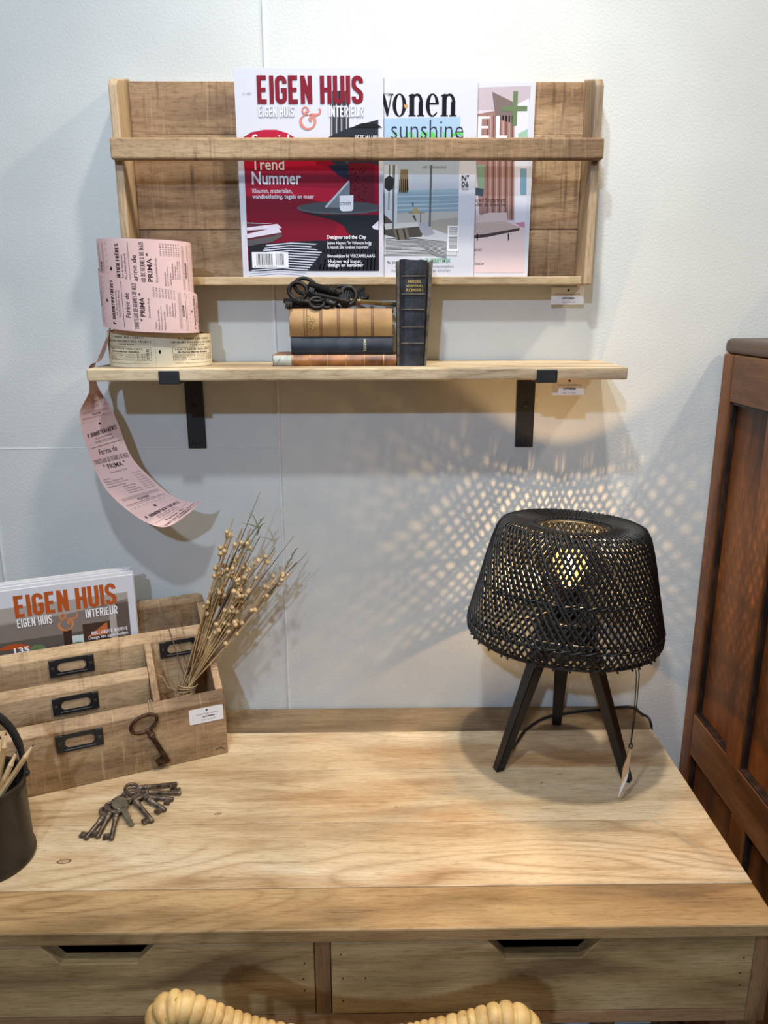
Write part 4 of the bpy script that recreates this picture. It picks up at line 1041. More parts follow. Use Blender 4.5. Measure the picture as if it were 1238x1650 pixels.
# cream roll
cr_ = empty('ticket_roll', (-.3310, -.0790, ZS), 0, 'low cream paper ticket roll lying under the pink roll on the shelf', 'ticket roll')
OC = Vector((-.3310, -.0790, ZS))
crow = rel(coil(-.3310, -.0790, .0770, .0790, -PI*1.25, PI*.80, lambda th: ZS+.0505-.0025*math.cos(th), lambda th: ZS+.0006, 72, ell=.80), OC)
_, ncr = strip_mesh('paper_coil', crow, M['cream'], cr_, pmat('cream_reverse', rgb(150, 118, 82), .85))
crow2 = rel(coil(-.3310, -.0790, .0690, .0745, -PI*1.02, PI*1.1, lambda th: ZS+.0480, lambda th: ZS+.0010, 60, ell=.78), OC)
strip_mesh('inner_coil', crow2, M['cream'], cr_, pmat('cream_reverse', rgb(150, 118, 82), .85))
def cream_ticket(num):
    a = Art(); k = P(62, 54, 40, .7); k2 = P(108, 96, 72, .7)
    a.ell(.05, .46, .014, .06, P(40, 30, 24, .8), n=14)
    a.caps('P. DUMORTIER FRÈRES', .30, .83, .55, .07, k, wt=.06, gap=.16); a.caps('MOULINS HUILERIES DES FRANCS', .20, .72, .75, .06, k, wt=.06, gap=.09); a.caps('TOURCOING', .45, .635, .26, .045, k, wt=.06, gap=.2)
    for y in (.20, .58): a.rect(.21, y, .94, y+.010, k, n=8)
    for x in (.21, .935): a.rect(x, .20, x+.004, .59, k)
    a.caps('TOURTEAUX DE SOYA CUITS', .23, .505, .60, .060, k, wt=.06, gap=.08); a.text('En Farine Marron Grenière', .28, .425, .50, .055, k, bold=.03)
    for i, t_ in enumerate(('Matières Azotées Protéiques', 'Matières Grasses', 'Matières Grasses', 'Matières Cellulose')):
        y = .375-i*.047; a.text(t_, .23, y, .30 if i < 2 else .16, .028, k2, bold=.02)
        a.rect(.42 if i > 1 else .55, y, .72, y+.006, k2, n=4); a.text('46 à 48 %', .74, y, .12, .026, k2, bold=.02)
    b = Art(); b.caps('O', 0, 0, .1, .1, k); v = Art(); v.text(num, 0, 0, .30, .042, k, bold=.01)
    a.merge(v, lambda x, y: (.915-y, .24+x), a.lay)
    a.text('Clients, s\'approvisionner en sacs de la maison', .24, .10, .68, .035, k2)
    for i in range(12): a.rect(.995, .03+i*.08, .998, .07+i*.08, k2, lay=a.lay)
    return a
for (s0, s1, num) in ((-PI*.46, PI*.02, '019017'), (-PI*.92, -PI*.46, '019015')):
    S = lay_on(crow, ncr, idx(s0, -PI*1.25, PI*.8), idx(s1, -PI*1.25, PI*.8)); cream_ticket(num).build('coil_print', S, cr_)

# ------------------------------------------------------------------ letter box on the desk
BA = math.radians(22.565)
BO = Vector((-.249, -.15, ZT))
box = empty('letter_box', BO, BA, 'sawn wooden letter box with stepped compartments and black label frames', 'letter box')
SL = -.405; TH = .016; K = .79
def hgt(d): return .100+K*d
def board(name, d, s0, s1, mat=None):
    pts = [(d, 0.0 if d in (0,) else .006), (d+TH, 0.0 if d == 0 else .006), (d+TH, hgt(d+TH)), (d, hgt(d))]
    return MB().prism(pts, s0, s1, lambda p, q_, n_: (n_, p, q_), .0016, 2).build(name, mat or M['box'], box)
board('front_board', 0, SL, 0)
board('second_board', .050, SL+.012, -.1125)
board('third_board', .100, SL+.012, -.0125)
MB().prism([(.152, 0), (.166, 0), (.166, hgt(.166)), (.152, hgt(.152))], SL, 0, lambda p, q_, n_: (n_, p, q_), .0015, 2).build('back_board', M['box'], box)
for s0, s1 in ((-.0122, 0), (SL, SL+.0122)):
    MB().prism([(TH+.0004, 0), (.1516, 0), (.1516, hgt(.152)-.002), (TH+.0004, hgt(TH)+.0005)], s0, s1, lambda p, q_, n_: (n_, p, q_), .0012, 2).build('side_board', M['box_y'], box)
MB().prism([(TH+.0004, .007), (.0996, .007), (.0996, hgt(.10)+.001), (TH+.0004, hgt(TH)+.0005)], -.1123, -.1010, lambda p, q_, n_: (n_, p, q_), .0012, 2).build('divider', M['box_y'], box)
MB().box((SL+.0124, TH+.0004, .0005), (-.0124, .1516, .0065)).build('bottom', M['box'], box)
def label_frame(s, d, z):
    w_, h_ = .0685, .0290
    e = bpy.data.objects.new('label_frame', None); C.objects.link(e); e.parent = box; e.location = (s, d, z)
    bm = bmesh.new()
    ow = [(0, 0), (w_, 0), (w_, h_), (0, h_)]
    ix0, ix1, iy0, iy1, c = .0125, w_-.0125, .0065, h_-.0065, .0045
    inn = [(ix0+c, iy0), (ix1-c, iy0), (ix1, iy0+c), (ix1, iy1-c), (ix1-c, iy1), (ix0+c, iy1), (ix0, iy1-c), (ix0, iy0+c)]
    tr = geometry.tessellate_polygon([[Vector((x, y, 0)) for x, y in ow], [Vector((x, y, 0)) for x, y in inn[::-1]]])
    allp = ow+inn[::-1]; mb = MB(); n = len(allp)
    vs = [(x, -.0016, y) for x, y in allp]+[(x, 0, y) for x, y in allp]
    fs = [tuple(t) for t in tr]+[tuple(i+n for i in t)[::-1] for t in tr]
    for lo, hi in ((0, 4), (4, 12)):
        for i in range(lo, hi):
            j = lo+(i-lo+1) % (hi-lo); fs.append((i, j, n+j, n+i))
    mb.add(vs, fs); mb.build('plate', M['black_metal'], e)
    for x in (0, w_-.0105): MB().box((x, -.0028, 0), (x+.0105, -.0014, h_), .0006, 1).build('end_tab', M['black_metal'], e)
    for x in (0.0105,): MB().box((x, -.0030, .0002), (w_-.0105, -.0014, .0045), .0006, 1).build('lower_lip', M['black_metal'], e)
    for x in (.0052, w_-.0052): screw('screw', (x, -.0027, h_/2), e, r=.0027, mat=M['iron'])
label_frame(-.2610, -.0002, .0650); label_frame(-.2610, .0498, .1035); label_frame(-.2610, .0998, .1465); label_frame(-.0870, .0998, .1465)
# drilled nail dots at the right end
MB().tube([(-.02, -.0004, .012), (-.012, -.0004, .014), (-.006, -.0004, .010)], .0005, 5).build('worn_split', M['hole'], box)
# sticker
def bpos(s, d, z): return BO+Vector((s*math.cos(BA)-d*math.sin(BA), s*math.sin(BA)+d*math.cos(BA), z))
st_ = empty('price_tag', bpos(-.0600, -.0006, .0660), BA, 'white price sticker on the front of the letter box', 'price tag')
w_, h_ = .0555, .0265
c_ = .002; pts = []
for cx, cy, a0 in ((w_-c_, c_, -90), (w_-c_, h_-c_, 0), (c_, h_-c_, 90), (c_, c_, 180)): pts += arc(cx, cy, c_, c_, a0, a0+90, 4)
MB().prism(pts, -.0004, .0004, lambda p, q_, n_: (p, n_, q_)).build('card', M['paper'], st_)
a = Art(); ink = P(50, 48, 58); a.ell(w_*.52, h_*.84, .0019, .0019, P(90, 88, 96), n=16)
a.text('Vintage mango letterbox', w_*.20, h_*.55, w_*.66, h_*.10, ink); a.text('AATH000008', w_*.38, h_*.36, w_*.36, h_*.11, ink, bold=.04); a.text('Prijs  € 29,95', w_*.36, h_*.14, w_*.40, h_*.10, ink)
a.build('tag_print', lambda x, y, d: (x, -.0004-d, y), st_)
# hanging key
hk = empty('hanging_key', bpos(-.1330, -.0058, .088), 0, 'single large rusty key hanging on twine from the letter box front', 'key')
HK = bpos(-.1330, -.0058, .088)
def hb(s, d, z): return bpos(s, d, z)-HK
zf = Vector((math.sin(BA), -math.cos(BA), .05))
make_key(hk, 'key_body', (hb(-.0985, -.0062, .0115)-hb(-.1310, -.0062, .0885)).length, bow=(.0135, .0215), r=.0040, bit=(.0125, .0120), mat=M['iron_rust'], loc=hb(-.1310, -.0062, .0885),
         rot=frame_quat(hb(-.0985, -.0062, .0115)-hb(-.1310, -.0062, .0885), zf), bit_side=-1)
MB().tube([hb(-.1140, -.0068, .0955), hb(-.1165, -.0050, .1005), hb(-.1190, -.0015, .1030), hb(-.1195, .008, .1095), hb(-.1190, .0165, .1160), hb(-.1185, .0175, .1120)], .0007, 5).build('twine', M['twine'], hk)
MB().tube([hb(-.1140, -.0068, .0955), hb(-.1110, -.0080, .0990), hb(-.1135, -.0030, .1040), hb(-.1150, .008, .1100), hb(-.1160, .0165, .1165)], .0007, 5).build('twine', M['twine'], hk)
# magazines in the rear compartment
for i, (dd_, dz, ds_) in enumerate(((.1200, .0080, 0), (.1262, .0120, .002), (.1324, .0145, -.002), (.1386, .0155, .001))):
    lab = ['home magazine with rust coloured title on its cover, standing in the letter box', 'magazine directly behind the rust titled one in the letter box', 'third magazine from the front in the letter box', 'rearmost magazine in the letter box, nearest the wall'][i]
    mg = magazine('magazine', 0, 0, .2150, .2880, 0, .0052, lab, rz=BA, loc=bpos(-.3330+ds_, dd_, dz))
    mg['group'] = 'magazines in the letter box'
    if i == 0:
        Wm, Hm = .2150, .2880; a = Art()
        a.rect(0, .0, .948*Wm, .845*Hm, P(150, 140, 132)); 
        a.rect(.0, .815*Hm, .948*Wm, .900*Hm, P(166, 156, 148)); a.poly([(0, .80*Hm), (.55*Wm, .82*Hm), (.948*Wm, .86*Hm), (.948*Wm, .70*Hm), (0, .66*Hm)], P(128, 116, 108))
        a.rect(.84*Wm, .60*Hm, .948*Wm, .84*Hm, P(96, 84, 76)); a.rect(.80*Wm, .60*Hm, .85*Wm, .86*Hm, P(170, 160, 152))
        a.rect(0, .55*Hm, .60*Wm, .70*Hm, P(92, 84, 78)); a.rect(.60*Wm, .58*Hm, .80*Wm, .74*Hm, P(70, 52, 42))
        a.poly([(.63*Wm, .66*Hm), (.78*Wm, .735*Hm), (.78*Wm, .66*Hm)], P(186, 104, 58))
        a.rect(.52*Wm, .60*Hm, .60*Wm, .68*Hm, P(196, 206, 206)); a.rect(.46*Wm, .56*Hm, .52*Wm, .72*Hm, P(60, 44, 36))
        a.ell(.55*Wm, .62*Hm, .05*Wm, .02*Hm, P(96, 120, 84)); a.ell(.27*Wm, .63*Hm, .06*Wm, .03*Hm, P(104, 124, 82))
        masthead(a, Wm, Hm, P(176, 84, 36), P(240, 238, 238), P(70, 60, 56), P(200, 126, 78))
        a.ell(.11*Wm, .60*Hm, .155*Wm, .085*Hm, P(176, 78, 34))
        a.text('135', .11*Wm, .625*Hm, .105*Wm, .036*Hm, wht, bold=.03); a.text("pagina's", .075*Wm, .590*Hm, .165*Wm, .028*Hm, wht, bold=.01)
        a.caps('HOLLANDSE NIEUWE', .66*Wm, .665*Hm, .265*Wm, .026*Hm, wht, wt=.06, gap=.1); a.text('Design van eigen bodem', .635*Wm, .635*Hm, .29*Wm, .026*Hm, wht, bold=.01)
        a.build('cover_print', face, mg, clip=(0, Wm, 0, Hm))

# ------------------------------------------------------------------ dried flax bouquet
bq = empty('dried_bouquet', bpos(-.052, .062, .0075), 0, 'bunch of dried flax with round seed heads tied with twine in the letter box', 'dried flowers')
BQ = bpos(-.052, .062, .0075)
tie = Vector((.002, .000, .098))
random.seed(21)
stems = MB(); dark_st = MB(); heads = []
axis = Vector((.128, .018, .245))
def stem_path(base, tip, sag, n=7):
    out = []
    for i in range(n+1):
        t = i/n; p = base.lerp(tip, t); p = p+Vector((-.16*sag, 0, .9*sag))*math.sin(PI*t)*.12; out.append(p)
    return out
seedme = MB().sphere((0, 0, 0), .0040, 10, 7).mesh('seed_head'); seedme.materials.append(M['seed'])
def head_at(p, s=1.0):
    o = bpy.data.objects.new('seed_head', seedme); C.objects.link(o); o.parent = bq; o.location = p; o.scale = (s, s, s*1.05)
N_ST = 74
for i in range(N_ST):
    u = random.uniform(-1, 1); v = random.uniform(-1, 1); ln = random.uniform(.72, 1.04)
    if i % 3 == 0: ln = random.uniform(.38, .75)
    b0 = tie+Vector((random.uniform(-.010, .010), random.uniform(-.008, .008), 0))
    tip = tie+(axis+Vector((.055*u+.010, .022*v, -.036*u)))*ln
    pth = stem_path(b0, tip, random.uniform(-.05, .12))
    (dark_st if i % 4 == 1 else stems).tube(pth, [.00105]*5+[.0008]*3, 4, caps=False)
    # lower stub below the tie
    stems.tube([b0, b0+Vector((-.020+random.uniform(-.006, .006), random.uniform(-.006, .006), -.090))], .001, 4, caps=False)
    nb = random.choice((1, 2, 3, 3))
    if i % 9 == 4: nb = 0
    for k in range(nb):
        t = random.uniform(.82, 1.0) if k else 1.0
        p0 = pth[int(t*6.99)]; dr = (pth[-1]-pth[-3]).normalized()
        e_ = p0+(dr+Vector((random.uniform(-.6, .6), random.uniform(-.6, .6), random.uniform(-.3, .5)))).normalized()*random.uniform(.008, .022)
        stems.tube([p0, p0.lerp(e_, .5)+Vector((0, 0, .001)), e_], .0006, 3, caps=False); head_at(e_, random.uniform(.82, 1.12))
tag(stems.build('stems', M['stem'], bq), kind='stuff')
tag(dark_st.build('dark_stems', M['stem_dark'], bq), kind='stuff')
# grassy tips and green sprigs
g = MB()
for dx, dz, ln in ((.210, .232, 1), (.190, .262, 1), (.138, .335, 1), (-.038, .155, 1)):
    e_ = Vector((dx, .01, .098+dz)); g.tube(stem_path(tie, e_, .05), [.001]*6+[.0006, .0003], 4, caps=False)
g.build('bare_stems', M['stem_dark'], bq)
sg = MB()
for base, tip in (((.120, .03, .220), (.170, .026, .285)), ((.096, .02, .330), (.138, .022, .385)), ((.055, -.01, .260), (.092, .0, .330)), ((.145, .03, .25), (.19, .03, .33))):
    bvec, tvec = Vector(base), Vector(tip); sg.tube([bvec, tvec], .0008, 4)
    for k in range(14):
        p0 = bvec.lerp(tvec, k/13); d_ = (tvec-bvec).normalized()+Vector((random.uniform(-.8, .8), random.uniform(-.8, .8), random.uniform(-.5, .5)))
        sg.tube([p0, p0+d_.normalized()*random.uniform(.003, .007)], [.0009, .0004], 4)
sg.build('green_sprigs', M['sprig'], bq)
tf = Vector((.133, .015, .372))
fl = MB(); fl.tube([tie+Vector((.10, .01, .22)), tf], .0008, 4)
for dx, dz in ((-.016, .026), (-.028, .008), (.010, .008), (-.006, -.014)):
    fl.tube([tf, tf+Vector((dx*.5, 0, dz*.75)), tf+Vector((dx, .002, dz))], [.0018, .0010, .0003], 5, caps=False)
fl.build('thistle_tip', M['sprig'], bq)
tw = MB()
for k in range(5):
    z_ = .083+k*.0045
    tw.tube([tie+Vector((-.0015*(4-k)*1.0+.0160*math.cos(2*PI*i/20), .0140*math.sin(2*PI*i/20), z_-.098+.002*math.sin(2*PI*i/20+k))) for i in range(20)], .0011, 5, closed=True)
tw.tube([tie+Vector((-.014, -.008, -.004)), tie+Vector((-.030, -.012, .004)), tie+Vector((-.038, -.010, .022)), tie+Vector((-.052, -.012, .030))], .0008, 5)
tw.build('twine', M['twine'], bq)

# ------------------------------------------------------------------ tin bucket with pencils
BC = Vector((-.531, -.402, ZT))
bu = empty('tin_bucket', BC, 0, 'dark brown metal bucket of pencils with black hoop handle at the left desk edge', 'bucket')
H = .118
MB().lathe([(.0001, .002), (.057, .002), (.0605, 0), (.0615, .003), (.0612, .008), (.0588, .011), (.0586, .055), (.0580, H-.018), (.0592, H-.014), (.0592, H-.010), (.0582, H-.006), (.0584, H-.002), (.0600, H), (.0606, H+.0015), (.0596, H+.003), (.0578, H+.001), (.0568, H-.004), (.0560, .006), (.0001, .006)], n=56).build('body', M['tin'], bu)
hd = Vector((.80, .60, 0)); 
MB().tube([hd*(.060*math.cos(PI*i/28))+Vector((0, 0, H-.008+.112*math.sin(PI*i/28)**.8)) for i in range(29)], [.0042]*3+[.0056]*23+[.0042]*3, 10).build('handle', M['black_metal'], bu)
for s in (-1, 1): MB().sphere(hd*(.0605*s)+Vector((0, 0, H-.010)), .006, 10, 6).build('rivet', M['black_metal'], bu)
pd = MB(); pd.lathe([(.00365, 0), (.00365, .150)], n=6, smooth=False); pd.add([(.00365*math.cos(PI*j/3), .00365*math.sin(PI*j/3), 0) for j in range(6)], [(5, 4, 3, 2, 1, 0)])
pbody = pd.mesh('pencil_body'); pbody.materials.append(M['pencil'])
ptip = MB().lathe([(.00365, .150), (.0012, .167)], n=6, smooth=False).mesh('pencil_tip'); ptip.materials.append(M['pencil_tip'])
plead = MB().lathe([(.0012, .167), (.0001, .1725)], n=6).mesh('pencil_lead'); plead.materials.append(M['lead'])
pend = MB().add([(.00365*math.cos(PI*j/3), .00365*math.sin(PI*j/3), .150) for j in range(6)], [(0, 1, 2, 3, 4, 5)]).mesh('pencil_end'); pend.materials.append(M['pencil_tip'])
pled2 = MB().lathe([(.0001, .1502), (.0011, .1502), (.0011, .1495)], n=8).mesh('pencil_core'); pled2.materials.append(M['lead'])
PEN = [((-.020, -.010), (-.002, -.004, .170), 1, 'upright pencil standing leftmost in the bucket'), ((-.004, .004), (.0340, .014, .180), 1, 'dark-tipped pencil leaning slightly right, left one of the crossed pair in the bucket'),
       ((-.024, .010), (.0120, .012, .174), 1, 'pale pencil standing upright in the middle of the bucket'), ((.004, -.010), (.0390, .020, .182), 1, 'pale pencil of the crossed pair under the bucket handle'),
       ((-.016, -.024), (.0540, .010, .158), 1, 'short pencil leaning against the bucket rim below the handle'),
       ((-.034, -.022), (.0790, .010, .170), 1, 'pencil leaning furthest right out of the bucket'), ((-.030, -.004), (.0360, -.026, .138), 0, 'blunt pencil lying low over the front of the bucket rim'),
       ((-.026, .010), (.0120, -.036, .134), 0, 'blunt pencil with its end towards the viewer at the bucket front')]
for (bx_, by_), tp, sharp, lab in PEN:
    base = BC+Vector((bx_, by_, .008)); tip = BC+Vector(tp); d_ = (tip-base).normalized()
    base = tip-d_*(.1725 if sharp else .150)
    if base.z < ZT+.007: base = base+d_*((ZT+.007-base.z)/d_.z)
    e = empty('pencil', base, 0, 'natural wood '+lab, 'pencil', 'pencils in the bucket'); e.rotation_mode = 'QUATERNION'; e.rotation_quaternion = frame_quat(d_.orthogonal(), d_) if False else d_.to_track_quat('Z', 'Y')
    for nm, me_ in ((('shaft', pbody), ('sharpened_tip', ptip), ('lead', plead)) if sharp else (('shaft', pbody), ('blunt_end', pend), ('lead', pled2))):
        o = bpy.data.objects.new(nm, me_); C.objects.link(o); o.parent = e

# ------------------------------------------------------------------ table lamp
LX, LY = .3050, -.1690
lamp = empty('table_lamp', (LX, LY, ZT), 0, 'black woven rattan tripod table lamp with glowing bulb', 'lamp')
feet = [(.1986, -.2062), (.3259, -.0661), (.3990, -.2380)]
for fx, fy in feet:
    f_ = Vector((fx-LX, fy-LY, 0)); u = f_.normalized(); side = Vector((-u.y, u.x, 0))
    top = u*.043+Vector((0, 0, .205)); pts = []
    vs = []
    for c_, hw, ht in ((f_, .0078, .0068), (top, .0130, .0100)):
        for a_, b_ in ((-1, -1), (1, -1), (1, 1), (-1, 1)): vs.append(c_+side*hw*a_+u*ht*b_)
    bm = bmesh.new(); V_ = [bm.verts.new(v) for v in vs]
    for f in ((3, 2, 1, 0), (4, 5, 6, 7), (0, 1, 5, 4), (1, 2, 6, 5), (2, 3, 7, 6), (3, 0, 4, 7)): bm.faces.new([V_[i] for i in f])
    bmesh.ops.recalc_face_normals(bm, faces=bm.faces[:]); bmesh.ops.bevel(bm, geom=bm.edges[:], offset=.0012, segments=2, affect='EDGES')
    MB().bm(bm).build('leg', M['lamp_wood'], lamp)
MB().lathe([(.0001, .196), (.047, .196), (.050, .199), (.050, .252), (.047, .255), (.0001, .255)], n=40).build('hub', M['lamp_wood'], lamp)
MB().lathe([(.0001, .255), (.020, .255), (.020, .262), (.0175, .264), (.0175, .300), (.0185, .301), (.0185, .305), (.0001, .305)], n=28).build('socket', M['cable'], lamp)
# bulb
bm_ = bpy.data.materials.new('lit_bulb_glass'); bm_.use_nodes = True; nt = bm_.node_tree; nt.nodes.clear()
out = nt.nodes.new('ShaderNodeOutputMaterial'); mx = nt.nodes.new('ShaderNodeMixShader'); em = nt.nodes.new('ShaderNodeEmission'); tr = nt.nodes.new('ShaderNodeBsdfTransparent')
em.inputs[0].default_value = (1.0, .58, .20, 1); em.inputs[1].default_value = 3.2; mx.inputs[0].default_value = .35
nt.links.new(tr.outputs[0], mx.inputs[1]); nt.links.new(em.outputs[0], mx.inputs[2]); nt.links.new(mx.outputs[0], out.inputs[0])
fil = bpy.data.materials.new('lit_filament'); fil.use_nodes = True; nt = fil.node_tree; nt.nodes.clear()
out = nt.nodes.new('ShaderNodeOutputMaterial'); em = nt.nodes.new('ShaderNodeEmission'); em.inputs[0].default_value = (1.0, .80, .48, 1); em.inputs[1].default_value = 26
nt.links.new(em.outputs[0], out.inputs[0])
BZ = .334
MB().lathe([(.011, .303), (.0125, .308), (.019, .315), (.0255, .325), (.0280, .336), (.0262, .348), (.019, .358), (.010, .3630), (.0001, .3645)], n=32).build('bulb_glass', bm_, lamp)
fb = MB()
for k in range(4):
    an = PI*k/4+.3; c_, s_ = math.cos(an)*.009, math.sin(an)*.009
    fb.tube([(c_*.4, s_*.4, .318), (c_, s_, .336), (c_*.5, s_*.5, .352)], .0011, 6)
fb.build('filament', fil, lamp)
MB().lathe([(.0115, .303), (.0115, .309), (.012, .305), (.0001, .305)], n=20).build('bulb_collar', M['cable'], lamp)
pl = bpy.data.lights.new('bulb_light', 'POINT'); pl.energy = 5.2; pl.color = (1.0, .63, .29); pl.shadow_soft_size = .0055
plo = bpy.data.objects.new('bulb_light', pl); C.objects.link(plo); plo.parent = lamp; plo.location = (0, 0, BZ)
# woven shade
prof = [(.0560, .3965), (.0700, .4010), (.0880, .4040), (.1030, .4030), (.1110, .3985), (.1165, .3890), (.1225, .3700), (.1290, .3450), (.1355, .3150), (.1415, .2900), (.1470, .2670), (.1515, .2480), (.1530, .2360), (.1510, .2260), (.1440, .2210)]
sh = bpy.data.objects.new('shade', None); C.objects.link(sh); sh.parent = lamp; sh.location = (-.0025, .001, .300); sh.scale = (.985, .985, 1)
sh.rotation_euler = (math.radians(-3.4), math.radians(2.8), 0)
cum = [0]
for (a0, b0), (a1, b1) in zip(prof[:-1], prof[1:]): cum.append(cum[-1]+math.hypot(a1-a0, b1-b0))
def at_prof(t):
    s = t*cum[-1]
    for i in range(len(cum)-1):
        if s <= cum[i+1]+1e-9:
            k = (s-cum[i])/(cum[i+1]-cum[i]); return (lerp(prof[i][0], prof[i+1][0], k), lerp(prof[i][1], prof[i+1][1], k)-.300)
    return (prof[-1][0], prof[-1][1]-.300)
random.seed(11); NS = 88
for fam, (tw_, dr_) in enumerate(((.98, .0012), (-.98, -.0012))):
    mb = MB()
    for i in range(NS):
        th0 = 2*PI*i/NS+random.uniform(-.008, .008); pts = []; ns = 22
        jit = random.uniform(-.012, .012)
        for k in range(ns+1):
            t = k/ns; r, z = at_prof(t); tt = max(0, t-.16)/.84
            th = th0+tw_*(tt**1.05)*.86+jit*math.sin(PI*t)+.10*t*(1 if fam == 0 else -1)
            r2 = r+dr_
            pts.append((r2*math.cos(th), r2*math.sin(th), z+(.0012 if fam == 0 and t < .25 else 0)))
        mb.tube(pts, .00215, 5, caps=False)
    tag(mb.build('outer_strands' if fam == 0 else 'inner_strands', M['rattan_black'], sh), kind='stuff')
def ring(name, r, z, rad, n=90, wob_=0.0, tw2=0):
    mb = MB()
    if tw2:
        for ph in (0, PI): mb.tube([((r+tw2*math.cos(24*2*PI*i/180+ph))*math.cos(2*PI*i/180), (r+tw2*math.cos(24*2*PI*i/180+ph))*math.sin(2*PI*i/180), z+tw2*math.sin(24*2*PI*i/180+ph)) for i in range(180)], rad, 5, closed=True)
    else: mb.tube([(r*math.cos(2*PI*i/n), r*math.sin(2*PI*i/n), z) for i in range(n)], rad, 6, closed=True)
    mb.build(name, M['rattan_black'], sh)
ring('top_hole_rim', .0565, .0955, .0030); ring('top_hole_binding', .0600, .0985, .0016, tw2=.0022)
ring('top_edge_band', .1085, .0985, .0016, tw2=.0022)
ring('middle_band', .1370, .0090, .0015, tw2=.0020)
ring('lower_band', .1520, -.0520, .0016, tw2=.0022)
ring('bottom_rim', .1450, -.0785, .0030); ring('bottom_binding', .1470, -.0765, .0018, tw2=.0026)
# inner wire frame that carries the shade
for k in range(3):
    an = 2*PI*k/3+1.57
    MB().tube([(.019*math.cos(an), .019*math.sin(an), -.036), (.08*math.cos(an), .08*math.sin(an), -.040), (.1465*math.cos(an), .1465*math.sin(an), -.045)], .0022, 6).build('frame_spoke', M['rattan_black'], sh)
ring('frame_ring', .1455, -.045, .0022); ring('inner_ring', .0200, -.036, .0022, 40)
# tufts of loose ends under the rim
mb = MB()
for i in range(40):
    th = 2*PI*i/40+random.uniform(-.05, .05); mb.tube([(.146*math.cos(th), .146*math.sin(th), -.076), (.149*math.cos(th+.02), .149*math.sin(th+.02), -.0835)], .0016, 5)
tag(mb.build('strand_ends', M['rattan_black'], sh), kind='stuff')
def lp(u, v, dz=.0035):
    p = desk_pt(u, v); return Vector((p.x-LX, p.y-LY, dz))
def spline(pts, n=6):
    pts = [Vector(p) for p in pts]; out = []
    for i in range(len(pts)-1):
        p0, p1, p2, p3 = pts[max(i-1, 0)], pts[i], pts[i+1], pts[min(i+2, len(pts)-1)]
        for j in range(n):
            t = j/n; out.append(.5*((2*p1)+(-p0+p2)*t+(2*p0-5*p1+4*p2-p3)*t*t+(-p0+3*p1-3*p2+p3)*t**3))
    return out+[pts[-1]]
MB().tube(spline([(-.028, .012, .198), (-.045, .010, .13), (-.082, -.008, .045), lp(826, 1208), lp(846, 1180), lp(876, 1160), lp(915, 1151), lp(960, 1146), lp(1000, 1142), lp(1020, 1142.5),
                  Vector((.1840, .128, .0036)), Vector((.1925, .110, .001)), Vector((.1965, .105, -.04)), Vector((.198, .11, -.18))]), .0024, 8).build('cable', M['cable'], lamp)

# tag tied to the shade
TX = Vector((.3780, -.2930, .9600))
tg = empty('hang_tag', TX, 0, 'folded white paper tag hanging on a black cord from the lamp shade', 'tag')
MB().tube([(-.002, .012, .028), (.001, .002, .010), (.0015, 0, -.03), (.0012, 0, -.07), (.0010, 0, -.1005)], .0008, 6).build('cord', M['cable'], tg)
MB().tube([(.004, .012, .028), (.005, .002, .010), (.0045, 0, -.03), (.0030, 0, -.07), (.0012, 0, -.1005)], .0008, 6).build('cord', M['cable'], tg)
MB().tube([(.0035*math.cos(2*PI*i/14)*.6+.001, .0012*math.sin(2*PI*i/7), -.104+.0045*math.sin(2*PI*i/14)) for i in range(14)], .0012, 6, closed=True).build('knot', M['cable'], tg)
kraft = pmat('kraft_card', rgb(206, 172, 132), .7)
MB().prism([(.002, -.105), (.0030, -.112), (.0016, -.146), (-.0100, -.172), (-.0085, -.140)], -.0004, .0004, lambda p, q_, n_: (p, n_+.3*p, q_)).build('kraft_leaf', kraft, tg)
MB().prism([(.0016, -.1460), (-.0004, -.1620), (-.0125, -.1905), (-.0105, -.1725)], -.0012, -.0006, lambda p, q_, n_: (p, n_+.3*p, q_)).build('white_leaf', M['paper'], tg)

# ------------------------------------------------------------------ rattan chair pushed up to the desk
CH = Vector((-.030, -.62, 0))
ch = empty('rattan_chair', CH, 0, 'natural rattan chair with bound back rail pushed up to the desk front', 'chair')
def bound(pts, r, pitch=.0075, depth=.0011, n=14, seed=0):
    """tube with the swelling of cane windings"""
    rnd = random.Random(seed); sp_ = spline(pts, 24); L_ = 0; P2 = [sp_[0]]; rad = [r]; acc = 0
    cuts = []; tot = sum((b-a).length for a, b in zip(sp_[:-1], sp_[1:])); step = .0011; k = 0
    cum_ = [0]
    for a, b in zip(sp_[:-1], sp_[1:]): cum_.append(cum_[-1]+(b-a).length)
    P2 = []; rad = []; s = 0; i = 0; nxt = pitch; st0 = 0; pw = pitch
    while s <= tot:
        while i < len(cum_)-2 and cum_[i+1] < s: i += 1
        t = (s-cum_[i])/max(1e-9, cum_[i+1]-cum_[i]); P2.append(sp_[i].lerp(sp_[i+1], t))
        if s-st0 > pw: st0 = s; pw = pitch*rnd.uniform(.75, 1.35)
        f = (s-st0)/pw; rad.append(r+depth*(math.sin(PI*min(1, max(0, f)))**.35)-depth); s += step
    return P2, rad
def cadd(name, pts, r, pitch=.0085, depth=.0030, seed=0, taper=None):
    P2, rad = bound([Vector(p)-CH for p in pts], r, pitch, depth, 14, seed)
    if taper:
        n = len(P2); rad = [x*taper(i/(n-1)) for i, x in enumerate(rad)]
    return MB().tube(P2, rad, 14).build(name, M['rattan'], ch)
BY = -.722
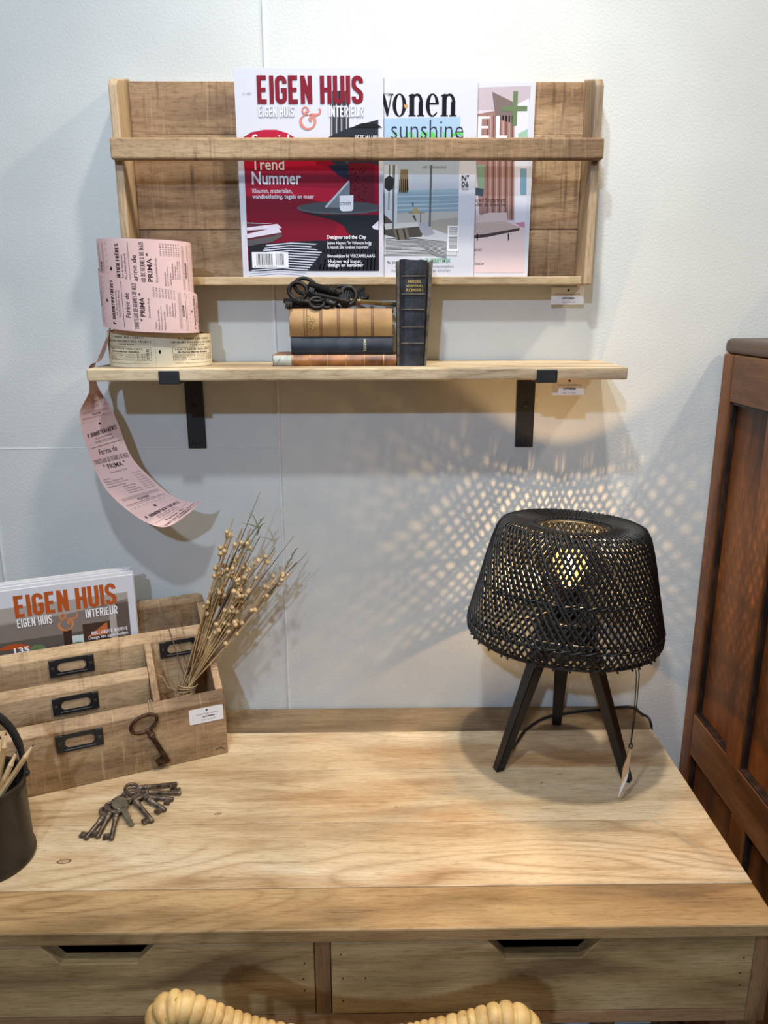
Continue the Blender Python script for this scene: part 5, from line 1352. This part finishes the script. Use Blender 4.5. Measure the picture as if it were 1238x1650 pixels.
cadd('top_rail', [(-.2010, BY, .812), (-.2045, BY, .832), (-.1985, BY, .8455), (-.1830, BY+.001, .8480), (-.1600, BY+.002, .8370), (-.1250, BY+.004, .8170), (-.08, BY+.007, .800), (-.03, BY+.008, .794),
                  (.02, BY+.007, .798), (.065, BY+.004, .812), (.100, BY+.002, .8245), (.1210, BY+.001, .8290), (.1380, BY, .8250), (.1460, BY, .812), (.1465, BY, .795)], .0140, seed=2,
     taper=lambda t: 1.0+.22*math.exp(-((t-.085)/.05)**2)+.20*math.exp(-((t-.90)/.05)**2))
for sx, zt, x in ((-1, .812, -.201), (1, .795, .1465)):
    cadd('back_post', [(x, BY, zt), (x, BY+.006, .62), (x, BY+.015, .45), (x+.01*sx, BY+.01, .22), (x+.016*sx, BY-.01, .002)], .0135, .012, seed=sx+4)
for x in (-.20, .145): cadd('front_leg', [(x, -.335, .445), (x, -.332, .22), (x, -.328, .002)], .0135, .012, seed=9)
cadd('seat_frame', [(-.205, BY+.015, .445), (.150, BY+.015, .445), (.155, -.50, .447), (.150, -.325, .445), (-.03, -.318, .445), (-.205, -.325, .445), (-.210, -.50, .447), (-.205, BY+.015, .445)], .0125, .012, seed=6)
MB().box(Vector((-.195, BY+.022, .445))-CH, Vector((.140, -.330, .456))-CH, .004).build('seat', M['rattan'], ch)
for k in range(9):
    x = -.165+k*.0345*.98; zt = .796+.030*((x+.03)/.17)**2
    MB().tube([Vector((x, BY+.006, zt))-CH, Vector((x, BY+.012, .62))-CH, Vector((x, BY+.016, .45))-CH], .0045, 8).build('back_spindle', M['rattan'], ch)
fz = MB()
for p, d_ in (((-.190, BY-.004, .8635), (.004, 0, .004)), ((-.130, BY-.006, .830), (-.006, -.001, .006)), ((.088, BY-.004, .8385), (-.010, 0, .006)), ((-.20, BY-.012, .852), (.006, -.002, .002))):
    p0 = Vector(p)-CH; fz.tube([p0-Vector((0, 0, .003)), p0+Vector(d_)*.6, p0+Vector(d_)+Vector((0, 0, -.001))], [.0006, .0005, .0003], 4)
fz.build('frayed_fibres', M['rattan'], ch)
